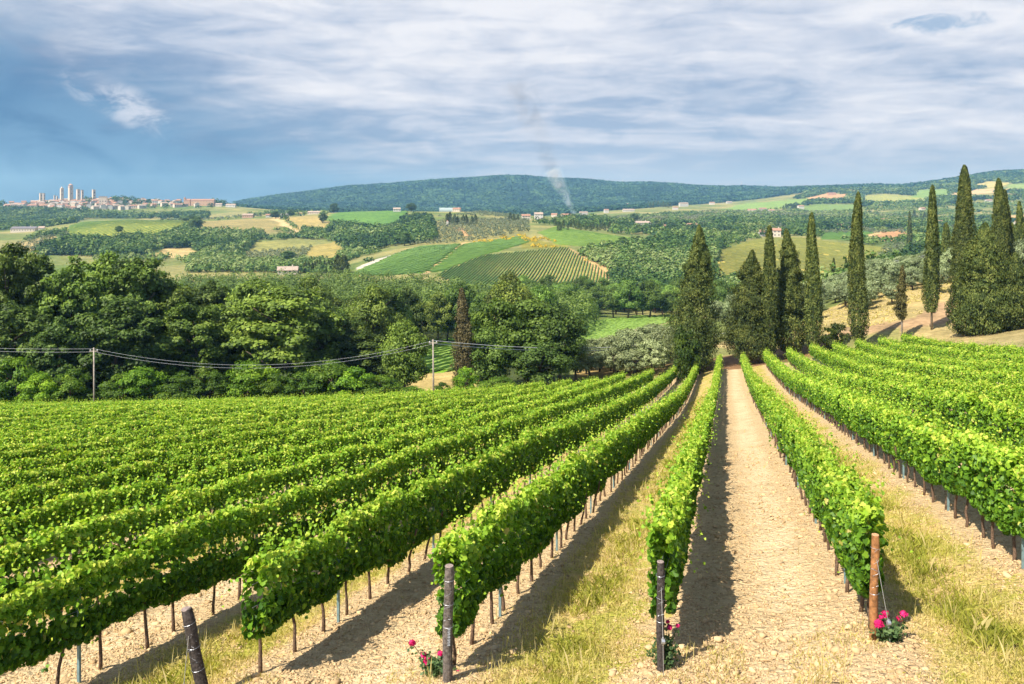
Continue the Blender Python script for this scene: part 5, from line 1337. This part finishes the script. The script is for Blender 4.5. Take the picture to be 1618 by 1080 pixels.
town()

# ------------------------------------------------------------------ cypress lines and single trees far off
def far_singles():
    rng = np.random.default_rng(19)
    cy = {}
    for k in range(3): cy[k] = (cypress_mesh('crown', 10, 1.5, .02, 700+k, 420, M['cypress'], .12, .8, .7), tube_mesh('trunk', [(0, 0, -.5), (0, 0, 5)], [.2, .05], M['bark'], 5))
    def cyp(px, py, dm, hp, label, group, wf=1.0):
        D = ground_at(px, py, dm, 4500); p = at(px, D); h = hp*D/F; c, t = cy[int(rng.integers(3))]
        r = empty('cypress_tree', p, label, 'cypress', group, rng.random()*6); r.scale = (h/10*wf*1.25, h/10*wf*1.25, h/10)
        link('crown', c, r).color = (.8, .85, .8, 1); link('trunk', t, r)
    for px in np.arange(481, 530, 3.4): cyp(px+rng.normal(), 430+rng.normal(), 480, rng.uniform(15, 21), 'dark cypress in the close line below the yellow striped plot', 'cypress line below the striped plot')
    for px in np.arange(530, 546, 3): cyp(px, 432, 480, rng.uniform(24, 31), 'taller dark cypress bunched at the foot of the pale road', 'cypress bunch by the pale road', 1.3)
    for px in np.arange(878, 972, 4.6): cyp(px+rng.normal(), 362+rng.normal()*2.5, 800, rng.uniform(9, 15), 'small cypress in the ragged line above the light green vineyard', 'cypresses above the light vineyard', 1.3)
    for px in np.arange(1020, 1062, 4): cyp(px, 327+rng.normal(), 1800, rng.uniform(6, 10), 'far cypress in the dark avenue under the mountain', 'far cypress avenue', 1.4)
    for px in np.arange(1238, 1262, 4): cyp(px, 330+rng.normal(), 1700, rng.uniform(7, 10), 'far cypress in the short row left of the white house on the slope', 'short far cypress row', 1.5)
    for px in (707, 712, 718, 724, 731, 738, 745, 752): cyp(px+rng.normal(), 354+rng.normal(), 900, rng.uniform(12, 19), 'dark cypress in the grove beside the white chapel', 'cypresses by the chapel', 1.5)
    for px in (806, 812, 818, 1444, 1449, 1455, 1460, 1466): cyp(px, 350+rng.normal(), 1000, rng.uniform(10, 16), 'dark cypress standing among far country houses', 'cypresses among the houses', 1.4)
    for (px, py, dm, hp, wp, lb) in [(188,368,900,13,14,'round dark tree alone in the vineyard with slanting rows'),(311,362,950,22,24,'big rounded tree at the right corner of the slanting vineyard'),(302,352,1200,12,32,'wide dark oak clump under the skyline convent'),(528,336,1200,17,16,'round-headed tree at the left corner of the bright green field'),(650,334,1200,15,18,'bushy tree at the right corner of the bright green field'),(435,345,1150,13,18,'dark tree between the small houses on the ridge'),(460,342,1150,12,12,'second dark tree on the ridge, right of the grey-roofed shed'),(510,352,1000,18,16,'dark tree at the lower left edge of the bright green field'),(455,412,600,18,28,'round olive-grey bush in the plot of dotted rows'),(640,388,700,24,26,'large dark round tree above the pale road'),(984,392,620,20,24,'dark round tree right of the light green vineyard'),(975,446,430,26,34,'dark dense tree beside the corner of the striped vineyard'),(1576,356,700,10,20,'round tree on the right between two cypresses'),(1003,349,1000,14,14,'dark tree left of the white-roofed house')]:
        D = ground_at(px, py, dm, 4500); p = at(px, D); h = hp*D/F; w = wp*D/F/2
        plant('oak_tree', OAK, p.x, p.y, w/4.2, h/10.2, lb, 'tree', 'single trees among the fields', rng, (.75, .85, .95, 1), None, -h*.12)
far_singles()

# ------------------------------------------------------------------ power line
def power_line():
    def pole(px, D, ytop, label, concrete=False, arm=True):
        x = (px-809)/F*D; z = float(H(x, D)); h = CZ-(ytop-325)*D/F-z
        root = empty('power_pole', (x, D, z), label, 'power pole', 'poles of the power line')
        m = M['concrete_pole'] if concrete else M['pole']; r = .105
        link('shaft', tube_mesh('shaft', [(0, 0, -.5), (-.02, 0, h*.5), (-.06, 0, h)], [r*1.15, r*.95, r*.7], m, 10), root)
        if arm:
            b = MB(); b.box(-.55, .45, -.05, .05, h-.45, h-.36) if not concrete else b.box(-.9, .9, -.05, .05, h-.2, h-.1); link('crossarm', b.mesh('crossarm', m), root)
            for k, s in enumerate((-.45, .35) if not concrete else (-.8, .8)):
                i_ = MB(); zz = h-.36 if not concrete else h-.1; i_.tube([(s, 0, zz), (s, 0, zz+.1), (s, 0, zz+.16)], [.05, .07, .03], 8); link('insulator', i_.mesh('insulator', M['cable']), root)
        return Vector((x, D, z+h))
    a = pole(149, 91.5, 549, 'slim bare wooden power pole at left in front of the dark wood')
    b = pole(685, 92.5, 536, 'slim wooden power pole right of it before the tan patch and brown cypress'.replace('right of it ', 'near the centre '))
    c = pole(1396, 190, 414, 'distant pole with crossarm among the olives on the right slope', True)
    d = pole(1549, 172, 370, 'pale pole with crossarm behind the tall cypresses at right', True)
    left = Vector(((-330-809)/F*91, 91, a.z+1.9)); right = Vector(((1760-809)/F*165, 165, d.z+4))
    def cable(p, q, sag, dz, off, label):
        o = Vector(((p.x+q.x)/2, (p.y+q.y)/2, p.z)); m = MB(); pts = []
        for k in range(33):
            t = k/32; v = p.lerp(q, t)+Vector((off, 0, dz)); v.z -= 4*sag*t*(1-t); pts.append(v)
        m.tube(pts, .010 if (p.y+q.y)/2 < 100 else .03, 5, False)
        tag(link('power_cable', m.mesh('power_cable', M['cable'])), label, 'cable', 'cables of the power line')
    for nm, dz, off in (('upper', -.12, 0), ('lower', -.48, .02)):
        cable(left, a, .6, dz, off, nm+' of the two white cables left of the left power pole')
        cable(a, b, 2.35, dz, off, nm+' of the two sagging white cables between the two wooden poles')
        cable(b, c, 7.5, dz, off, nm+' of the two white cables running from the centre pole to the olive slope')
        cable(c, d, 1.2, dz+.2, off, nm+' of the two cables between the distant poles on the right slope')
        cable(d, right, .8, dz+.2, off, nm+' of the two cables leaving the right side behind the cypresses')
power_line()

# ------------------------------------------------------------------ masts on the mountain
for px, hpx, lb in ((984, 6, 'thin radio mast on the mountain crest at centre right'), (1172, 7, 'thin radio mast on the right shoulder of the mountain')):
    D = 4950; p = at(px, D); h = hpx*D/F+14
    root = empty('radio_mast', p, lb, 'radio mast', 'masts on the mountain'); b = MB(); b.tube([(0, 0, 0), (0, 0, h)], [1.6, .8], 6); link('mast', b.mesh('mast', M['concrete_pole']), root)
    b = MB(); b.box(-3, 3, -.6, .6, h*.82, h*.86); link('antenna', b.mesh('antenna', M['concrete_pole']), root)

# ------------------------------------------------------------------ smoke and air
def smoke(name, path, label, dens, colr, seed, nscale):
    D = 1650.0; b = MB(); sc = D/F
    pts = [Vector(((px-809)*sc, D+oy, CZ-(py-325)*sc)) for px, py, r, oy in path]; rad = [r*sc for px, py, r, oy in path]
    # ring stations refined along the plume
    P = []; Rr = []
    for i in range(len(pts)-1):
        for k in range(5): t = k/5; P.append(pts[i].lerp(pts[i+1], t)); Rr.append(rad[i]*(1-t)+rad[i+1]*t)
    P.append(pts[-1]); Rr.append(rad[-1]); b.tube(P, Rr, 16)
    o = link(name, b.mesh(name, None) if False else b.mesh(name, dens)); tag(o, label, 'smoke', kind='stuff')
def smoke_mat(name, density, col, scale, lo, hi, absorb, line):
    X0, Z0, kx, Y0, ky, R0, kr = line                      # centre line and radius of the plume as they change with height
    m, g = new_mat(name); co = g.add('ShaderNodeTexCoord').outputs['Object']; x, y, z = g.add('ShaderNodeSeparateXYZ', None, Vector=co).outputs
    dz_ = g.m('SUBTRACT', z, Z0)
    ex = g.m('SUBTRACT', x, g.m('ADD', X0, g.m('MULTIPLY', dz_, kx))); ey = g.m('SUBTRACT', y, g.m('ADD', Y0, g.m('MULTIPLY', dz_, ky)))
    rr = g.m('DIVIDE', g.m('SQRT', g.m('ADD', g.m('MULTIPLY', ex, ex), g.m('MULTIPLY', ey, ey))), g.m('ADD', R0, g.m('MULTIPLY', dz_, kr)))
    f = g.noise(co, scale, 6, .62, 1.2)
    d = g.m('MULTIPLY', g.m('MULTIPLY', g.ss(f, lo, hi), g.ss(g.m('ADD', rr, g.m('MULTIPLY', g.m('SUBTRACT', f, .5), .9)), 1.0, .05)), density)
    v = g.add('ShaderNodeVolumePrincipled', None, Color=col, Density=d)
    v.inputs['Absorption Color'].default_value = absorb
    g.add('ShaderNodeOutputMaterial', None, Volume=v.outputs[0]); return m
SC_ = 1650.0/F
def plume(p0, p1, r0, r1, oy0, oy1, *rest):
    (x0, y0), (x1, y1) = p0, p1
    X0, Z0, X1, Z1 = (x0-809)*SC_, CZ-(y0-325)*SC_, (x1-809)*SC_, CZ-(y1-325)*SC_; h = Z1-Z0
    label, nm, dens, colr, scale, lo, hi, ab = rest
    m = smoke_mat(nm, dens, colr, scale, lo, hi, ab, (X0, Z0, (X1-X0)/h, 1650+oy0, (oy1-oy0)/h, r0*SC_, (r1-r0)*SC_/h))
    path = [(x0+(x1-x0)*t, y0+(y1-y0)*t, (r0+(r1-r0)*t)*1.12, oy0+(oy1-oy0)*t) for t in (0, .25, .5, .75, 1)]
    smoke('smoke_plume', path, label, m, None, 1, 0)
plume((912, 346), (872, 268), 4, 22, 0, 24, 'blue-white smoke plume drifting up from the valley before the mountain', 'smoke_low', .105, (.60, .87, 1, 1), .045, .38, .64, (1, 1, 1, 1))
plume((872, 267), (818, 118), 22, 44, 24, 95, 'faint brownish upper smoke drifting against the pale clouds', 'smoke_high', .012, (.20, .195, .19, 1), .016, .38, .70, (0, 0, 0, 1))
def haze():
    b = MB(); b.box(-11600, 11600, -60, 8700, -90, 330)
    m, g = new_mat('haze_air')
    v = g.add('ShaderNodeVolumePrincipled', None, Color=(.27, .58, .95, 1), Density=HAZE, Anisotropy=0.0)
    v.inputs['Absorption Color'].default_value = (1, 1, 1, 1)
    g.add('ShaderNodeOutputMaterial', None, Volume=v.outputs[0])
    try: m.cycles.homogeneous_volume = True
    except Exception: pass
    tag(link('haze', b.mesh('haze', m)), 'thin bluish air over the whole valley', 'haze', kind='stuff')
haze()
